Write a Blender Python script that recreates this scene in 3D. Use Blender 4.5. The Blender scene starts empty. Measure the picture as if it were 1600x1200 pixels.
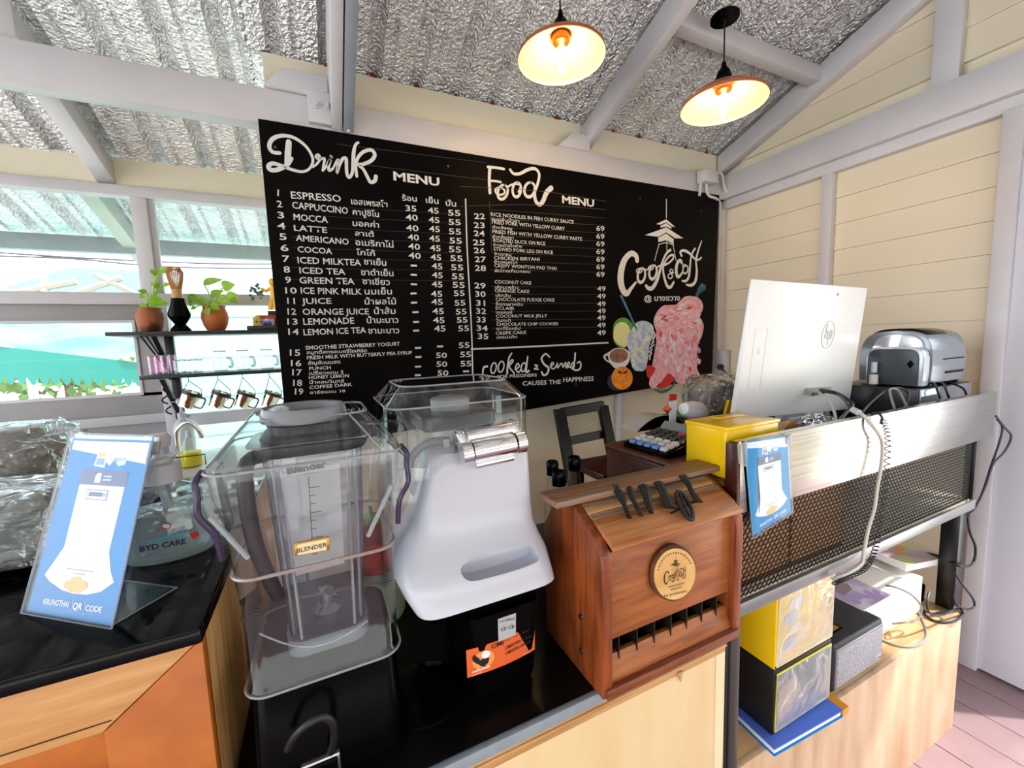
import bpy, bmesh, math, random
from mathutils import Vector as V, Matrix, noise
random.seed(7)
PI = math.pi
C = bpy.context.scene.collection
sc = bpy.context.scene

# ---------------------------------------------------------------- camera
FPX, YAW, PIT, ROL, H = 641.48, 0.43476, 0.10286, -0.03367, 1.5
_f = V((math.sin(YAW)*math.cos(PIT), math.cos(YAW)*math.cos(PIT), -math.sin(PIT)))
_r0 = V((math.cos(YAW), -math.sin(YAW), 0)); _u0 = _r0.cross(_f)
_r = _r0*math.cos(ROL) + _u0*math.sin(ROL); _u = -_r0*math.sin(ROL) + _u0*math.cos(ROL)
O = V((0, 0, H))
cd = bpy.data.cameras.new('camera'); cam = bpy.data.objects.new('camera', cd); C.objects.link(cam)
M = Matrix.Identity(4)
for i, a in enumerate((_r, _u, -_f)):
    for j in range(3): M[j][i] = a[j]
M.translation = O
cam.matrix_world = M
cd.sensor_width = 36; cd.lens = FPX*36/1600; cd.clip_start = 0.02; cd.clip_end = 200
sc.camera = cam
def ray(x, y): return _f + _r*((x-800)/FPX) - _u*((y-600)/FPX)
def aY(x, y, Y): d = ray(x, y); return O + d*(Y/d.y)
def aX(x, y, X): d = ray(x, y); return O + d*(X/d.x)
def aZ(x, y, Z): d = ray(x, y); return O + d*((Z-H)/d.z)
def aT(x, y, t): return O + ray(x, y)*t

# ---------------------------------------------------------------- world, sun, exposure
w = bpy.data.worlds.new('sky'); sc.world = w; w.use_nodes = True
nt = w.node_tree; bg = nt.nodes['Background']
bg.inputs[0].default_value = (0.86, 0.93, 1.0, 1); bg.inputs[1].default_value = 2.7
sd = bpy.data.lights.new('sun', 'SUN'); sd.energy = 3.2; sd.angle = math.radians(2); sd.color = (1, .95, .87)
so = bpy.data.objects.new('sun', sd); C.objects.link(so)
so.rotation_euler = V((-0.6, 0.42, -1.0)).to_track_quat('-Z', 'Y').to_euler()
sc.view_settings.view_transform = 'Standard'; sc.view_settings.look = 'None'
sc.view_settings.exposure = 1.0; sc.view_settings.gamma = 1; sc.view_settings.use_curve_mapping = False
cy = getattr(sc, 'cycles', None)
if cy:
    cy.max_bounces = 14; cy.transparent_max_bounces = 24; cy.diffuse_bounces = 5; cy.glossy_bounces = 6; cy.transmission_bounces = 10
    cy.sample_clamp_indirect = 6; cy.caustics_reflective = False; cy.caustics_refractive = False
    cy.use_denoising = True

# ---------------------------------------------------------------- materials
def lin(c):
    if isinstance(c, str): c = tuple(int(c[i:i+2], 16)/255 for i in (0, 2, 4))
    return tuple((v/12.92 if v <= .04045 else ((v+.055)/1.055)**2.4) for v in c)+(1,)
MATS = {}
def mat(name, col, rough=.5, metal=0, col2=None, scale=8, stretch=(1, 1, 1), bump=0, bscale=None, spec=.5, emit=None, es=0, trans=0, ior=1.45, coat=0, vary=.05, detail=4, contrast=None, bdist=.01):
    if name in MATS: return MATS[name]
    m = bpy.data.materials.new(name); m.use_nodes = True; n = m.node_tree; b = n.nodes['Principled BSDF']
    c1 = lin(col); c2 = lin(col2) if col2 else tuple(v*(1-vary) for v in c1[:3])+(1,)
    tc = n.nodes.new('ShaderNodeTexCoord'); mp = n.nodes.new('ShaderNodeMapping'); mp.inputs['Scale'].default_value = stretch
    nz = n.nodes.new('ShaderNodeTexNoise'); nz.inputs['Scale'].default_value = scale; nz.inputs['Detail'].default_value = detail
    rp = n.nodes.new('ShaderNodeValToRGB'); rp.color_ramp.elements[0].color = c1; rp.color_ramp.elements[1].color = c2
    lo, hi = contrast or (.35, .7)
    rp.color_ramp.elements[0].position = lo; rp.color_ramp.elements[1].position = hi
    L = n.links.new
    L(tc.outputs['Object'], mp.inputs['Vector']); L(mp.outputs[0], nz.inputs['Vector']); L(nz.outputs['Fac'], rp.inputs[0]); L(rp.outputs[0], b.inputs['Base Color'])
    b.inputs['Roughness'].default_value = rough; b.inputs['Metallic'].default_value = metal
    b.inputs['Specular IOR Level'].default_value = spec; b.inputs['IOR'].default_value = ior
    b.inputs['Transmission Weight'].default_value = trans; b.inputs['Coat Weight'].default_value = coat
    if emit: b.inputs['Emission Color'].default_value = lin(emit); b.inputs['Emission Strength'].default_value = es
    if bump:
        bp = n.nodes.new('ShaderNodeBump'); bp.inputs['Strength'].default_value = bump; bp.inputs['Distance'].default_value = bdist
        src = nz
        if bscale:
            src = n.nodes.new('ShaderNodeTexNoise'); src.inputs['Scale'].default_value = bscale; src.inputs['Detail'].default_value = 3
            L(mp.outputs[0], src.inputs['Vector'])
        L(src.outputs['Fac'], bp.inputs['Height']); L(bp.outputs[0], b.inputs['Normal'])
    MATS[name] = m; return m
def clear(name, tint=(.97, .985, .98), refl=1.0, edge=.25, rough=.03, wrinkle=0, milky=0, wscale=14):
    """thin clear plastic or glass sheet: see-through, mirror-like at grazing angles"""
    if name in MATS: return MATS[name]
    m = bpy.data.materials.new(name); m.use_nodes = True; n = m.node_tree; n.nodes.clear(); L = n.links.new
    out = n.nodes.new('ShaderNodeOutputMaterial'); out.location = (0, 0); tr = n.nodes.new('ShaderNodeBsdfTransparent'); gl = n.nodes.new('ShaderNodeBsdfGlossy')
    gl.inputs['Roughness'].default_value = rough; gl.inputs['Color'].default_value = (.95, .97, 1, 1)
    lw = n.nodes.new('ShaderNodeLayerWeight'); lw.inputs['Blend'].default_value = .5
    rp = n.nodes.new('ShaderNodeValToRGB'); rp.color_ramp.elements[0].color = tint+(1,); rp.color_ramp.elements[1].color = tuple(v*edge for v in tint)+(1,)
    rp.color_ramp.elements[0].position = .45; rp.color_ramp.elements[1].position = 1
    fr = n.nodes.new('ShaderNodeMath'); fr.operation = 'POWER'; fr.inputs[1].default_value = 4.0
    ad = n.nodes.new('ShaderNodeMath'); ad.operation = 'MULTIPLY_ADD'; ad.inputs[1].default_value = .9; ad.inputs[2].default_value = .045
    L(lw.outputs['Facing'], fr.inputs[0]); L(fr.outputs[0], ad.inputs[0])
    mu = n.nodes.new('ShaderNodeMath'); mu.operation = 'MULTIPLY'; mu.inputs[1].default_value = refl; mu.use_clamp = True
    mx = n.nodes.new('ShaderNodeMixShader')
    L(lw.outputs['Facing'], rp.inputs[0]); L(rp.outputs[0], tr.inputs[0]); L(ad.outputs[0], mu.inputs[0]); L(mu.outputs[0], mx.inputs[0]); L(tr.outputs[0], mx.inputs[1]); L(gl.outputs[0], mx.inputs[2])
    last = mx
    if milky:
        df = n.nodes.new('ShaderNodeBsdfDiffuse'); df.inputs[0].default_value = (.9, .93, .95, 1); tl = n.nodes.new('ShaderNodeBsdfTranslucent'); tl.inputs[0].default_value = (.9, .95, .95, 1)
        m1 = n.nodes.new('ShaderNodeMixShader'); L(df.outputs[0], m1.inputs[1]); L(tl.outputs[0], m1.inputs[2])
        m2 = n.nodes.new('ShaderNodeMixShader'); m2.inputs[0].default_value = milky; L(mx.outputs[0], m2.inputs[1]); L(m1.outputs[0], m2.inputs[2]); last = m2
    if wrinkle:
        tc = n.nodes.new('ShaderNodeTexCoord'); nz = n.nodes.new('ShaderNodeTexNoise'); nz.inputs['Scale'].default_value = wscale; nz.inputs['Distortion'].default_value = 1.5
        bp = n.nodes.new('ShaderNodeBump'); bp.inputs['Strength'].default_value = wrinkle; bp.inputs['Distance'].default_value = .03
        L(tc.outputs['Object'], nz.inputs['Vector']); L(nz.outputs['Fac'], bp.inputs['Height']); L(bp.outputs[0], gl.inputs['Normal']); L(bp.outputs[0], lw.inputs['Normal'])
    L(last.outputs[0], out.inputs[0]); MATS[name] = m; return m

cream = mat('cream paint', 'ece3cc', .55, scale=3, vary=.05)
cream2 = mat('cream siding paint', 'e9dcc3', .5, scale=2, vary=.06)
greytrim = mat('pale grey gloss paint', 'd2cfd3', .4, scale=5, vary=.08)
steelgrey = mat('grey painted steel', '98a0ab', .4, scale=5, vary=.1)
greywall = mat('grey board paint', 'aaa6a8', .55, scale=3, vary=.08)
whitepaint = mat('white door paint', 'd9d9e2', .5, scale=2, vary=.05)
black = mat('black gloss plastic', '050506', .12, vary=.2, spec=.07)
blackm = mat('matt black plastic', '111113', .45, vary=.2)
blacksteel = mat('black painted steel', '0c0d10', .3, vary=.2)
white = mat('white plastic', 'c8c8d0', .22, vary=.02)
whitem = mat('matt white', 'eeeeee', .5, vary=.03)
chrome = mat('chrome', 'e6e6e8', .06, 1, vary=.05)
steel = mat('brushed steel', 'c9c6c2', .22, 1, col2='b5aea6', scale=4, stretch=(1, 40, 40), bump=.03)
board = mat('blackboard paint', '070606', .45, spec=.05, col2='0f0b0a', scale=3, vary=.2)
chalk = mat('white marker paint', 'e8e6e2', .6, vary=.08, scale=40)
chalkg = mat('faint chalk line', '4a4644', .7, vary=.2, scale=60)
foil = mat('foil faced sheet', 'f6f6f8', .17, .9, col2='dedee2', scale=22, stretch=(1, 1, 1), bump=1.0, bscale=75, contrast=(.4, .65), bdist=.03)
rust = mat('rust', '8a3a1e', .9, vary=.4, scale=60)
woodA = mat('varnished teak', '94481e', .35, col2='4a200e', scale=6, stretch=(12, 12, 1.2), bump=.15, vary=.3, contrast=(.35, .75))
woodB = mat('orange brown timber', 'ab6530', .4, col2='7a3d1a', scale=6, stretch=(1.5, 14, 14), bump=.15, contrast=(.3, .75))
woodL = mat('light planed timber', 'd4a26a', .4, col2='b98048', scale=5, stretch=(1.5, 16, 16), bump=.12, contrast=(.3, .75))
woodG = mat('weathered grey brown timber', 'a5876a', .6, col2='6b4f3a', scale=7, stretch=(1.5, 18, 18), bump=.4, contrast=(.3, .7))
woodD = mat('dark red brown varnished wood', '4a1e12', .25, col2='34120c', scale=5, stretch=(2, 14, 14), contrast=(.3, .7))
bark = mat('dark brown bark', '6e4020', .7, col2='3c1e0e', scale=40, bump=.5)
ply = mat('pale plywood', 'e2c598', .45, col2='d6b382', scale=4, stretch=(3, 3, .6), contrast=(.3, .8))
plytrim = mat('tan wood trim', 'c89a64', .45, col2='ad7c48', scale=5, stretch=(1, 14, 14))
doorwood = mat('orange stained board', 'bd6b24', .35, col2='9c4f16', scale=12, detail=6, contrast=(.35, .75))
cabwood = mat('printed oak laminate', 'd7b594', .3, col2='b68a62', scale=4, stretch=(4, 6, .8), contrast=(.35, .75), detail=6)
floorm = mat('worn maroon floor paint', '8b7074', .45, col2='9d878a', scale=3, contrast=(.45, .8), detail=6)
counterblk = mat('black granite top', '06070a', .06, vary=.3, spec=.2)
counterm = mat('black laminate', '060607', .3, vary=.2, spec=.2)
cementgrey = mat('grey edge strip', '8c949a', .6, vary=.15, scale=30)
yellow = mat('glossy yellow acrylic', 'f5c40c', .15, vary=.03)
blue = mat('bright blue card', '0a7ec4', .5, spec=.08, vary=.05)
cyan = mat('cyan card', '028ccc', .5, spec=.08, vary=.05)
navy = mat('navy print', '26386e', .5)
orange = mat('orange print', 'f08a24', .5)
goldp = mat('gold coin print', 'f2b04e', .5)
red = mat('red print', 'd8352c', .5)
terra = mat('terracotta', 'b9682f', .6, col2='a85726', scale=9, bump=.1)
terra2 = mat('stained terracotta', 'a8623c', .65, col2='5d3322', scale=14, contrast=(.5, .62))
leafm = mat('fresh green leaf', '8fc22c', .4, col2='6aa31e', scale=20)
leafm2 = mat('pale green leaf', 'b6d65a', .4, col2='8fc22c', scale=20)
soil = mat('potting soil', '2a1b12', .95, bump=.5, scale=80)
bamboo = mat('bamboo', 'c99a5c', .5, vary=.25, scale=30)
glassm = clear('clear glass', refl=1.0, edge=.8)
acry = clear('clear acrylic cover', tint=(.96, .975, .98), refl=1.0, edge=.5)
smoky = clear('smoky jar plastic', tint=(.8, .83, .88), refl=1.1, edge=.45, wrinkle=.06, wscale=30)
film = clear('crinkled clear film', tint=(.9, .92, .92), refl=2.2, edge=.5, wrinkle=.9, wscale=16, rough=.08, milky=.12)
frost = clear('frosted pane', tint=(.9, .98, .96), refl=.8, milky=.35)
rim = mat('clear plastic edge', 'd9dde2', .12, trans=.6, vary=.05, ior=1.2)
rimp = mat('purple tinted edge', '3a2c4a', .15, vary=.1)
liquid = mat('sanitizer gel', 'c9d9dc', .08, trans=.85, ior=1.2)
cable = mat('black rubber cable', '131316', .45)
cablew = mat('off white cable', 'c9c2b2', .5)
cableg = mat('grey cable', '8f8a86', .5)

# ---------------------------------------------------------------- mesh helpers
def base_of(p):
    v = V((0, 0, 0))
    while p: v += p.location; p = p.parent
    return v
def root(name, loc, label=None, cat=None, group=None):
    o = bpy.data.objects.new(name, None); C.objects.link(o); o.location = V(loc); o.empty_display_size = .05
    if label: o['label'] = label
    if cat: o['category'] = cat
    if group: o['group'] = group
    return o
def tag(o, label, cat, group=None):
    o['label'] = label; o['category'] = cat
    if group: o['group'] = group
    return o
def part(name, bm, m, parent=None, smooth=40, kind=None, label=None, flipfix=True):
    if flipfix: bmesh.ops.recalc_face_normals(bm, faces=bm.faces)
    me = bpy.data.meshes.new(name)
    o = bpy.data.objects.new(name, me); C.objects.link(o)
    if parent is None:
        xs = [v.co.x for v in bm.verts]; ys = [v.co.y for v in bm.verts]; zs = [v.co.z for v in bm.verts]
        b = V(((min(xs)+max(xs))/2, (min(ys)+max(ys))/2, min(zs))); o.location = b
    else:
        b = base_of(parent); o.parent = parent
    bmesh.ops.translate(bm, verts=bm.verts, vec=-b)
    bm.to_mesh(me); bm.free()
    if smooth:
        me.shade_smooth(); me.set_sharp_from_angle(angle=math.radians(smooth))
    for x in (m if isinstance(m, (list, tuple)) else [m]): me.materials.append(x)
    if kind: o['kind'] = kind
    if label: o['label'] = label
    return o
def B(): return bmesh.new()
def hexa(bm, p):
    """p: 4 bottom points, 4 top points in the same order"""
    v = [bm.verts.new(q) for q in p]
    fs = [bm.faces.new([v[i] for i in f]) for f in ((3, 2, 1, 0), (4, 5, 6, 7), (0, 1, 5, 4), (1, 2, 6, 5), (2, 3, 7, 6), (3, 0, 4, 7))]
    return v
def bev(bm, verts, r, seg=2):
    es = list({e for v in verts for e in v.link_edges})
    if r: bmesh.ops.bevel(bm, geom=es, offset=r, segments=seg, affect='EDGES', profile=.5, clamp_overlap=True)
def box(bm, x0, x1, y0, y1, z0, z1, r=0, seg=2, mx=None):
    p = [V(q) for q in ((x0, y0, z0), (x1, y0, z0), (x1, y1, z0), (x0, y1, z0), (x0, y0, z1), (x1, y0, z1), (x1, y1, z1), (x0, y1, z1))]
    if mx is not None: p = [mx @ q for q in p]
    v = hexa(bm, p); bev(bm, v, r, seg); return bm
def bx(*a, **k): return box(B(), *a, **k)
def prism(bm, pts, vec, r=0):
    vec = V(vec); a = [bm.verts.new(V(p)) for p in pts]; b = [bm.verts.new(V(p)+vec) for p in pts]; n = len(a)
    bm.faces.new(a[::-1]); bm.faces.new(b)
    for i in range(n): bm.faces.new((a[i], a[(i+1) % n], b[(i+1) % n], b[i]))
    bev(bm, a+b, r); return bm
def smoothp(pts, k=6, closed=False):
    pts = [V(p) for p in pts]; n = len(pts); out = []
    if n < 3: return pts
    rng = range(n if closed else n-1)
    for i in rng:
        if closed: p0, p1, p2, p3 = pts[i-1], pts[i], pts[(i+1) % n], pts[(i+2) % n]
        else: p0, p1, p2, p3 = pts[max(i-1, 0)], pts[i], pts[i+1], pts[min(i+2, n-1)]
        for j in range(k):
            t = j/k
            out.append(.5*((2*p1)+(p2-p0)*t+(2*p0-5*p1+4*p2-p3)*t*t+(3*p1-p0-3*p2+p3)*t**3))
    if not closed: out.append(pts[-1])
    return out
def tube(bm, pts, r, n=8, closed=False, sm=0, taper=None):
    pts = smoothp(pts, sm, closed) if sm else [V(p) for p in pts]
    N = len(pts); rings = []; up = V((0, 0, 1)); prev = None
    for i, p in enumerate(pts):
        t = (pts[(i+1) % N]-pts[i-1]) if closed else (pts[min(i+1, N-1)]-pts[max(i-1, 0)])
        if t.length < 1e-9: t = V((0, 0, 1))
        t.normalize()
        if prev is None: a = t.orthogonal().normalized()
        else:
            a = prev-t*prev.dot(t); a = a.normalized() if a.length > 1e-6 else t.orthogonal().normalized()
        prev = a; b = t.cross(a); rr = r if taper is None else r*taper(i/(N-1))
        rings.append([bm.verts.new(p+(a*math.cos(2*PI*k/n)+b*math.sin(2*PI*k/n))*rr) for k in range(n)])
    for i in range(N if closed else N-1):
        A, Bq = rings[i], rings[(i+1) % N]
        off = 0
        if closed and i == N-1:
            off = min(range(n), key=lambda s: (A[0].co-Bq[s].co).length)
        for k in range(n): bm.faces.new((A[k], A[(k+1) % n], Bq[(k+1+off) % n], Bq[(k+off) % n]))
    if not closed:
        bm.faces.new(rings[0][::-1]); bm.faces.new(rings[-1])
    return bm
def tb(*a, **k): return tube(B(), *a, **k)
def lathe(bm, prof, c, n=24, mx=None, close_ends=True, sx=1, sy=1):
    c = V(c); rings = []
    for (r, z) in prof:
        if r < 1e-5:
            q = V((0, 0, z)); q = (mx @ q) if mx else q; rings.append([bm.verts.new(c+q)])
        else:
            rg = []
            for k in range(n):
                q = V((r*sx*math.cos(2*PI*k/n), r*sy*math.sin(2*PI*k/n), z)); q = (mx @ q) if mx else q; rg.append(bm.verts.new(c+q))
            rings.append(rg)
    for a, b in zip(rings, rings[1:]):
        if len(a) == 1 and len(b) == 1: continue
        if len(a) == 1:
            for k in range(n): bm.faces.new((a[0], b[k], b[(k+1) % n]))
        elif len(b) == 1:
            for k in range(n): bm.faces.new((a[k], a[(k+1) % n], b[0]))
        else:
            for k in range(n): bm.faces.new((a[k], a[(k+1) % n], b[(k+1) % n], b[k]))
    if close_ends:
        if len(rings[0]) > 1: bm.faces.new(rings[0][::-1])
        if len(rings[-1]) > 1: bm.faces.new(rings[-1])
    return bm
def lt(*a, **k): return lathe(B(), *a, **k)
def loft(bm, rings, cap=True):
    R = [[bm.verts.new(p) for p in r] for r in rings]; n = len(R[0])
    for a, b in zip(R, R[1:]):
        for k in range(n): bm.faces.new((a[k], a[(k+1) % n], b[(k+1) % n], b[k]))
    if cap: bm.faces.new(R[0][::-1]); bm.faces.new(R[-1])
    return bm
def rrect(x0, x1, y0, y1, z, r, n=5, zf=None):
    out = []
    for cx, cy, a in ((x1-r, y0+r, -PI/2), (x1-r, y1-r, 0), (x0+r, y1-r, PI/2), (x0+r, y0+r, PI)):
        for i in range(n+1):
            t = a+PI/2*i/n; out.append(V((cx+r*math.cos(t), cy+r*math.sin(t), z)))
    return out
def axm(d):
    """matrix taking +Z to direction d"""
    return V(d).normalized().to_track_quat('Z', 'Y').to_matrix()
FM = Matrix.Identity(4)
# flat figures on a surface: frame = function (u,v)->3D
def ribbon(bm, pts, widths, nrm, k=8):
    sp = smoothp(pts, k); N = len(sp); nrm = V(nrm); L = []
    for i, p in enumerate(sp):
        t = (sp[min(i+1, N-1)]-sp[max(i-1, 0)]).normalized(); s = t.cross(nrm).normalized()
        f = i/(N-1)*(len(widths)-1); j = min(int(f), len(widths)-2); wd = widths[j]+(widths[j+1]-widths[j])*(f-j) if len(widths) > 1 else widths[0]
        L.append((bm.verts.new(p+s*wd/2), bm.verts.new(p-s*wd/2)))
    for a, b in zip(L, L[1:]):
        bm.faces.new((a[0], b[0], b[1], a[1]))
    for q in (0, -1):
        cc = sp[q]; rr = (L[q][0].co-L[q][1].co).length/2
        s = (L[q][0].co-cc).normalized(); t = s.cross(nrm).normalized()
        vs = [bm.verts.new(cc+(s*math.cos(2*PI*i/8)+t*math.sin(2*PI*i/8))*rr+nrm*1e-5) for i in range(8)]; bm.faces.new(vs)
    return bm
def poly(bm, pts):
    f = bm.faces.new([bm.verts.new(V(p)) for p in pts]); bmesh.ops.triangulate(bm, faces=[f]); return bm
TXT = {}
def text(s, p0, p1, h, nrm, m, parent, name='lettering', bold=0, fitw=True, label=None, xh=.72, center=False):
    """line of flat lettering from p0 to p1 (baseline), cap height h, lying on the surface with outward normal nrm"""
    p0, p1, nrm = V(p0), V(p1), V(nrm).normalized()
    cu = bpy.data.curves.new('t', 'FONT'); cu.body = s; cu.size = 1; cu.resolution_u = 2; cu.offset = bold
    to = bpy.data.objects.new('t', cu); C.objects.link(to)
    dg = bpy.context.evaluated_depsgraph_get(); me = bpy.data.meshes.new_from_object(to.evaluated_get(dg))
    bpy.data.objects.remove(to); bpy.data.curves.remove(cu)
    if not me.vertices: bpy.data.meshes.remove(me); return None
    x0 = min(v.co.x for v in me.vertices); x1 = max(v.co.x for v in me.vertices)
    ex = (p1-p0); W_ = ex.length; ex.normalize(); ey = nrm.cross(ex).normalized()
    sy = h/xh; sx = W_/(x1-x0) if fitw else sy
    b = base_of(parent)
    for v in me.vertices:
        q = p0+ex*((v.co.x-x0)*sx)+ey*(v.co.y*sy)+nrm*.0008; v.co = q-b
    me.name = name; o = bpy.data.objects.new(name, me); C.objects.link(o); o.parent = parent; me.materials.append(m)
    if label: o['label'] = label
    return o
def copy_tree(o, parent=None):
    c = o.copy(); C.objects.link(c); c.parent = parent
    for ch in list(o.children): copy_tree(ch, c)
    return c
def struct(o): o['kind'] = 'structure'; return o

# ================================================================ SETTING
W, D, D2 = 2.55, 2.02, 2.70
ZR, SL = 2.69, .36                       # roof height at the back wall and its slope
def zr(y): return ZR-SL*(y-D)
RIDGE = .86
# floor: separate planks running towards the back wall
fl = struct(root('floor', (1, 0, 0))); 
pw = .155
bm = B(); box(bm, -3.2, 3.2, -2.4, 2.9, -.06, -.018); part('subfloor', bm, mat('dark gap', '2a2020', .9), fl)
x = -3.2; src = None
while x < 3.2:
    near = x > 1.0
    if src is None:
        src = part('plank', bx(x+.002, x+pw-.002, -2.4, 2.88, -.018, 0), floorm, fl, smooth=0); x0p = x
    else:
        o = src.copy(); C.objects.link(o); o.location = (x-x0p, 0, random.uniform(-.0006, .0006)); o.parent = fl
    x += pw
# back wall
wb = struct(root('wall_back', (1.2, D, 0)))
part('backing', bx(-.12, W, D+.02, D+.06, 0, ZR+.02), cream, wb)
ph = .135; z = 0
while z < 1.5:
    bm = B(); prism(bm, [(-.12, D+.02, z), (-.12, D-.001, z), (-.12, D+.005, z+ph-.001), (-.12, D+.02, z+ph-.002)], (W+.12, 0, 0)); part('plank', bm, cream2, wb, smooth=0); z += ph
part('panel', bx(-.12, W, D-.005, D+.02, 1.62, ZR), cream, wb, smooth=0)
s_ = struct(root('trim_1', (1.5, D, .8)))
p = aY(965, 740, D-.02); q = aY(968, 620, D-.02)
part('batten', bx(p.x, p.x+.045, D-.03, D, 0, 1.3, .003), greytrim, s_)
# beam over the board
s_ = struct(root('trim_2', (0, D-.05, 2.4)))
part('beam', bx(-3.2, W, D-.07, D, 2.385, 2.52, .004), greytrim, s_)
# right wall: lap siding boards
wr = struct(root('wall_right', (W, 1.3, 0)))
part('backing', bx(W+.02, W+.06, .36, D2, 0, 3.3), cream, wr)
part('door_header', bx(W+.0, W+.06, -2.4, .36, 2.12, 3.3), cream, wr)
part('backing', bx(W+.02, W+.06, -2.4, -.6, 0, 2.12), cream, wr)
z = .04
while z < 3.05:
    ytop = D
    zt = z+ph
    if zt > 2.36 and z < 2.52: z += ph; continue
    y1 = min(D, D-(zt-ZR)/SL) if zt > ZR else D
    bm = B()
    prism(bm, [(W+.02, .72 if z < 2.36 else -.3, z), (W-.001, .72 if z < 2.36 else -.3, z), (W+.006, .72 if z < 2.36 else -.3, zt-.001), (W+.02, .72 if z < 2.36 else -.3, zt-.002)], (0, y1-(.72 if z < 2.36 else -.3), 0))
    part('plank', bm, cream2, wr, smooth=0); z += ph
s_ = struct(root('trim_3', (W, .6, 2.4)))
part('beam', bx(W-.07, W, -.6, D, 2.385, 2.53, .004), greytrim, s_)
part('lower_rail', bx(W-.035, W, .66, D, 2.33, 2.385, .003), greytrim, s_)
s_ = struct(root('trim_4', (W, 1.35, 1.2)))
a = aX(1286, 255, W-.03).y; b = aX(1304, 255, W-.03).y
part('stud', bx(W-.04, W, min(a, b), max(a, b), .0, 2.335, .003), greytrim, s_)
s_ = struct(root('trim_5', (W, 1.9, 1.2)))
part('corner_post', bx(W-.05, W, D-.05, D, 0, 2.335, .003), greytrim, s_)
s_ = struct(root('trim_6', (W, .9, 2.6)))
part('king_post', bx(W-.04, W, .86, .95, 2.53, 3.1, .003), greytrim, s_)
# door jamb and white boards at the right edge
s_ = struct(root('trim_7', (W, .7, 1)))
part('jamb', bx(W-.06, W, .66, .72, 0, 2.335, .004), greytrim, s_)
for k in range(1):
    part('board', bx(W-.045, W-.01, .66-.3*(k+1)+.002, .66-.3*k, .012, 2.385, .002), whitepaint, s_)
# rafters and purlins
def rafter(name, x, wd, y0, y1, dz, m=greytrim, dep=.12):
    t = struct(root(name, (x, D, 2.5)))
    pts = [(x-wd/2, y0, zr(y0)-dz-dep), (x-wd/2, y0, zr(y0)-dz), (x-wd/2, y1, zr(y1)-dz), (x-wd/2, y1, zr(y1)-dz-dep)]
    part('rafter', prism(B(), pts, (wd, 0, 0), .003), m, t); return t
t = rafter('trim_8', W-.03, .06, RIDGE, D-.02, .02)
t = rafter('trim_9', 1.43, .05, RIDGE, D, .03)
g = [(1.22, D-.075, 2.52), (1.31, D-.075, 2.60), (1.42, D-.075, 2.60), (1.42, D-.075, 2.52)]
part('gusset', prism(B(), g, (0, .02, 0), .002), greytrim, t)
t = struct(root('trim_10', (.16, D, 2.5)))
for xx0, xx1, mm in ((.115, .155, greytrim), (.16, .20, steelgrey)):
    pts = [(xx0, RIDGE, zr(RIDGE)-.15), (xx0, RIDGE, zr(RIDGE)-.02), (xx0, D-.08, zr(D-.08)-.02), (xx0, D-.08, 2.40)]
    part('channel', prism(B(), pts, (xx1-xx0, 0, 0), .003), mm, t)
g = [(-.12, D-.09, 2.52), (-.05, D-.09, 2.60), (.11, D-.09, 2.60), (.11, D-.09, 2.52)]
part('gusset', prism(B(), g, (0, .02, 0), .002), greytrim, t)
part('bolt_plate', bx(.03, .115, D-.10, D-.07, 2.41, 2.53, .002), greytrim, t)
for xx in (.06, .10):
    part('bolt', lt([(.014, 0), (.014, .006), (.008, .006), (.008, .02), (0, .02)], (xx, D-.10, 2.475), 12, axm((0, -1, 0))), greytrim, t)
t = rafter('trim_11', -.87, .07, D, D2, .02, dep=.1)
t = struct(root('trim_12', (1.5, 1.4, 2.85)))
part('purlin', bx(1.43, W, 1.385, 1.445, zr(1.41)-.10, zr(1.41)-.025, .003), greytrim, t)
t = struct(root('trim_13', (.4, .98, 3.0)))
part('purlin', bx(.3, W, .96, 1.02, zr(.99)-.10, zr(.99)-.025, .003), greytrim, t)
# corrugated roof: each sheet a part
ce = struct(root('ceiling', (0, 1.5, 2.7)))
def sheet(x0, n, y0, y1, f, m=foil):
    prof = [(0, 0), (.055, 0), (.075, .028), (.1, .028), (.12, 0), (.15, 0), (.155, .006), (.165, .006), (.17, 0), (.19, 0)]
    xs = []
    for k in range(n):
        xs += [(x0+.19*k+a, b) for a, b in prof[:-1]]
    xs.append((x0+.19*n, 0)); bm = B(); rows = []
    NY = 10
    for j in range(NY+1):
        y = y0+(y1-y0)*j/NY
        rows.append([(bm.verts.new((a, y, f(y)+b)), bm.verts.new((a, y, f(y)+b+.004))) for a, b in xs])
    for r0, r1 in zip(rows, rows[1:]):
        for i in range(len(xs)-1):
            bm.faces.new((r0[i][0], r0[i+1][0], r1[i+1][0], r1[i][0]))
            bm.faces.new((r0[i][1], r1[i][1], r1[i+1][1], r0[i+1][1]))
    return part('roof_sheet', bm, m, ce, smooth=25, flipfix=False)
x = -3.2; k = 0
while x < W:
    n = 4
    if x+.76 > W-.1: n = int((W+.1-x)/.19)+1
    sheet(x, n, RIDGE, 3.45 if x < -.12 else D+.25, lambda y: zr(y)+.004*(k % 2))
    sheet(x, n, -1.9, RIDGE, lambda y: zr(RIDGE)-SL*(RIDGE-y)+.004*(k % 2))
    x += .19*n; k += 1
for i in range(13):                       # rust where the ribs end
    xx = -3.2+.19*math.ceil(3.2/.19)+.0875+.19*i
    if xx > W-.1: break
    bm = B(); s = random.uniform(.3, .6)
    prism(bm, [(xx-.03*s, D-.012, ZR-.002), (xx+.03*s, D-.012, ZR-.002), (xx+.022*s, D-.012, ZR+.014*s), (xx, D-.012, ZR+.03*s), (xx-.02*s, D-.012, ZR+.012*s)], (0, .008, 0))
    part('rust_patch', bm, rust, ce, smooth=0)

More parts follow.
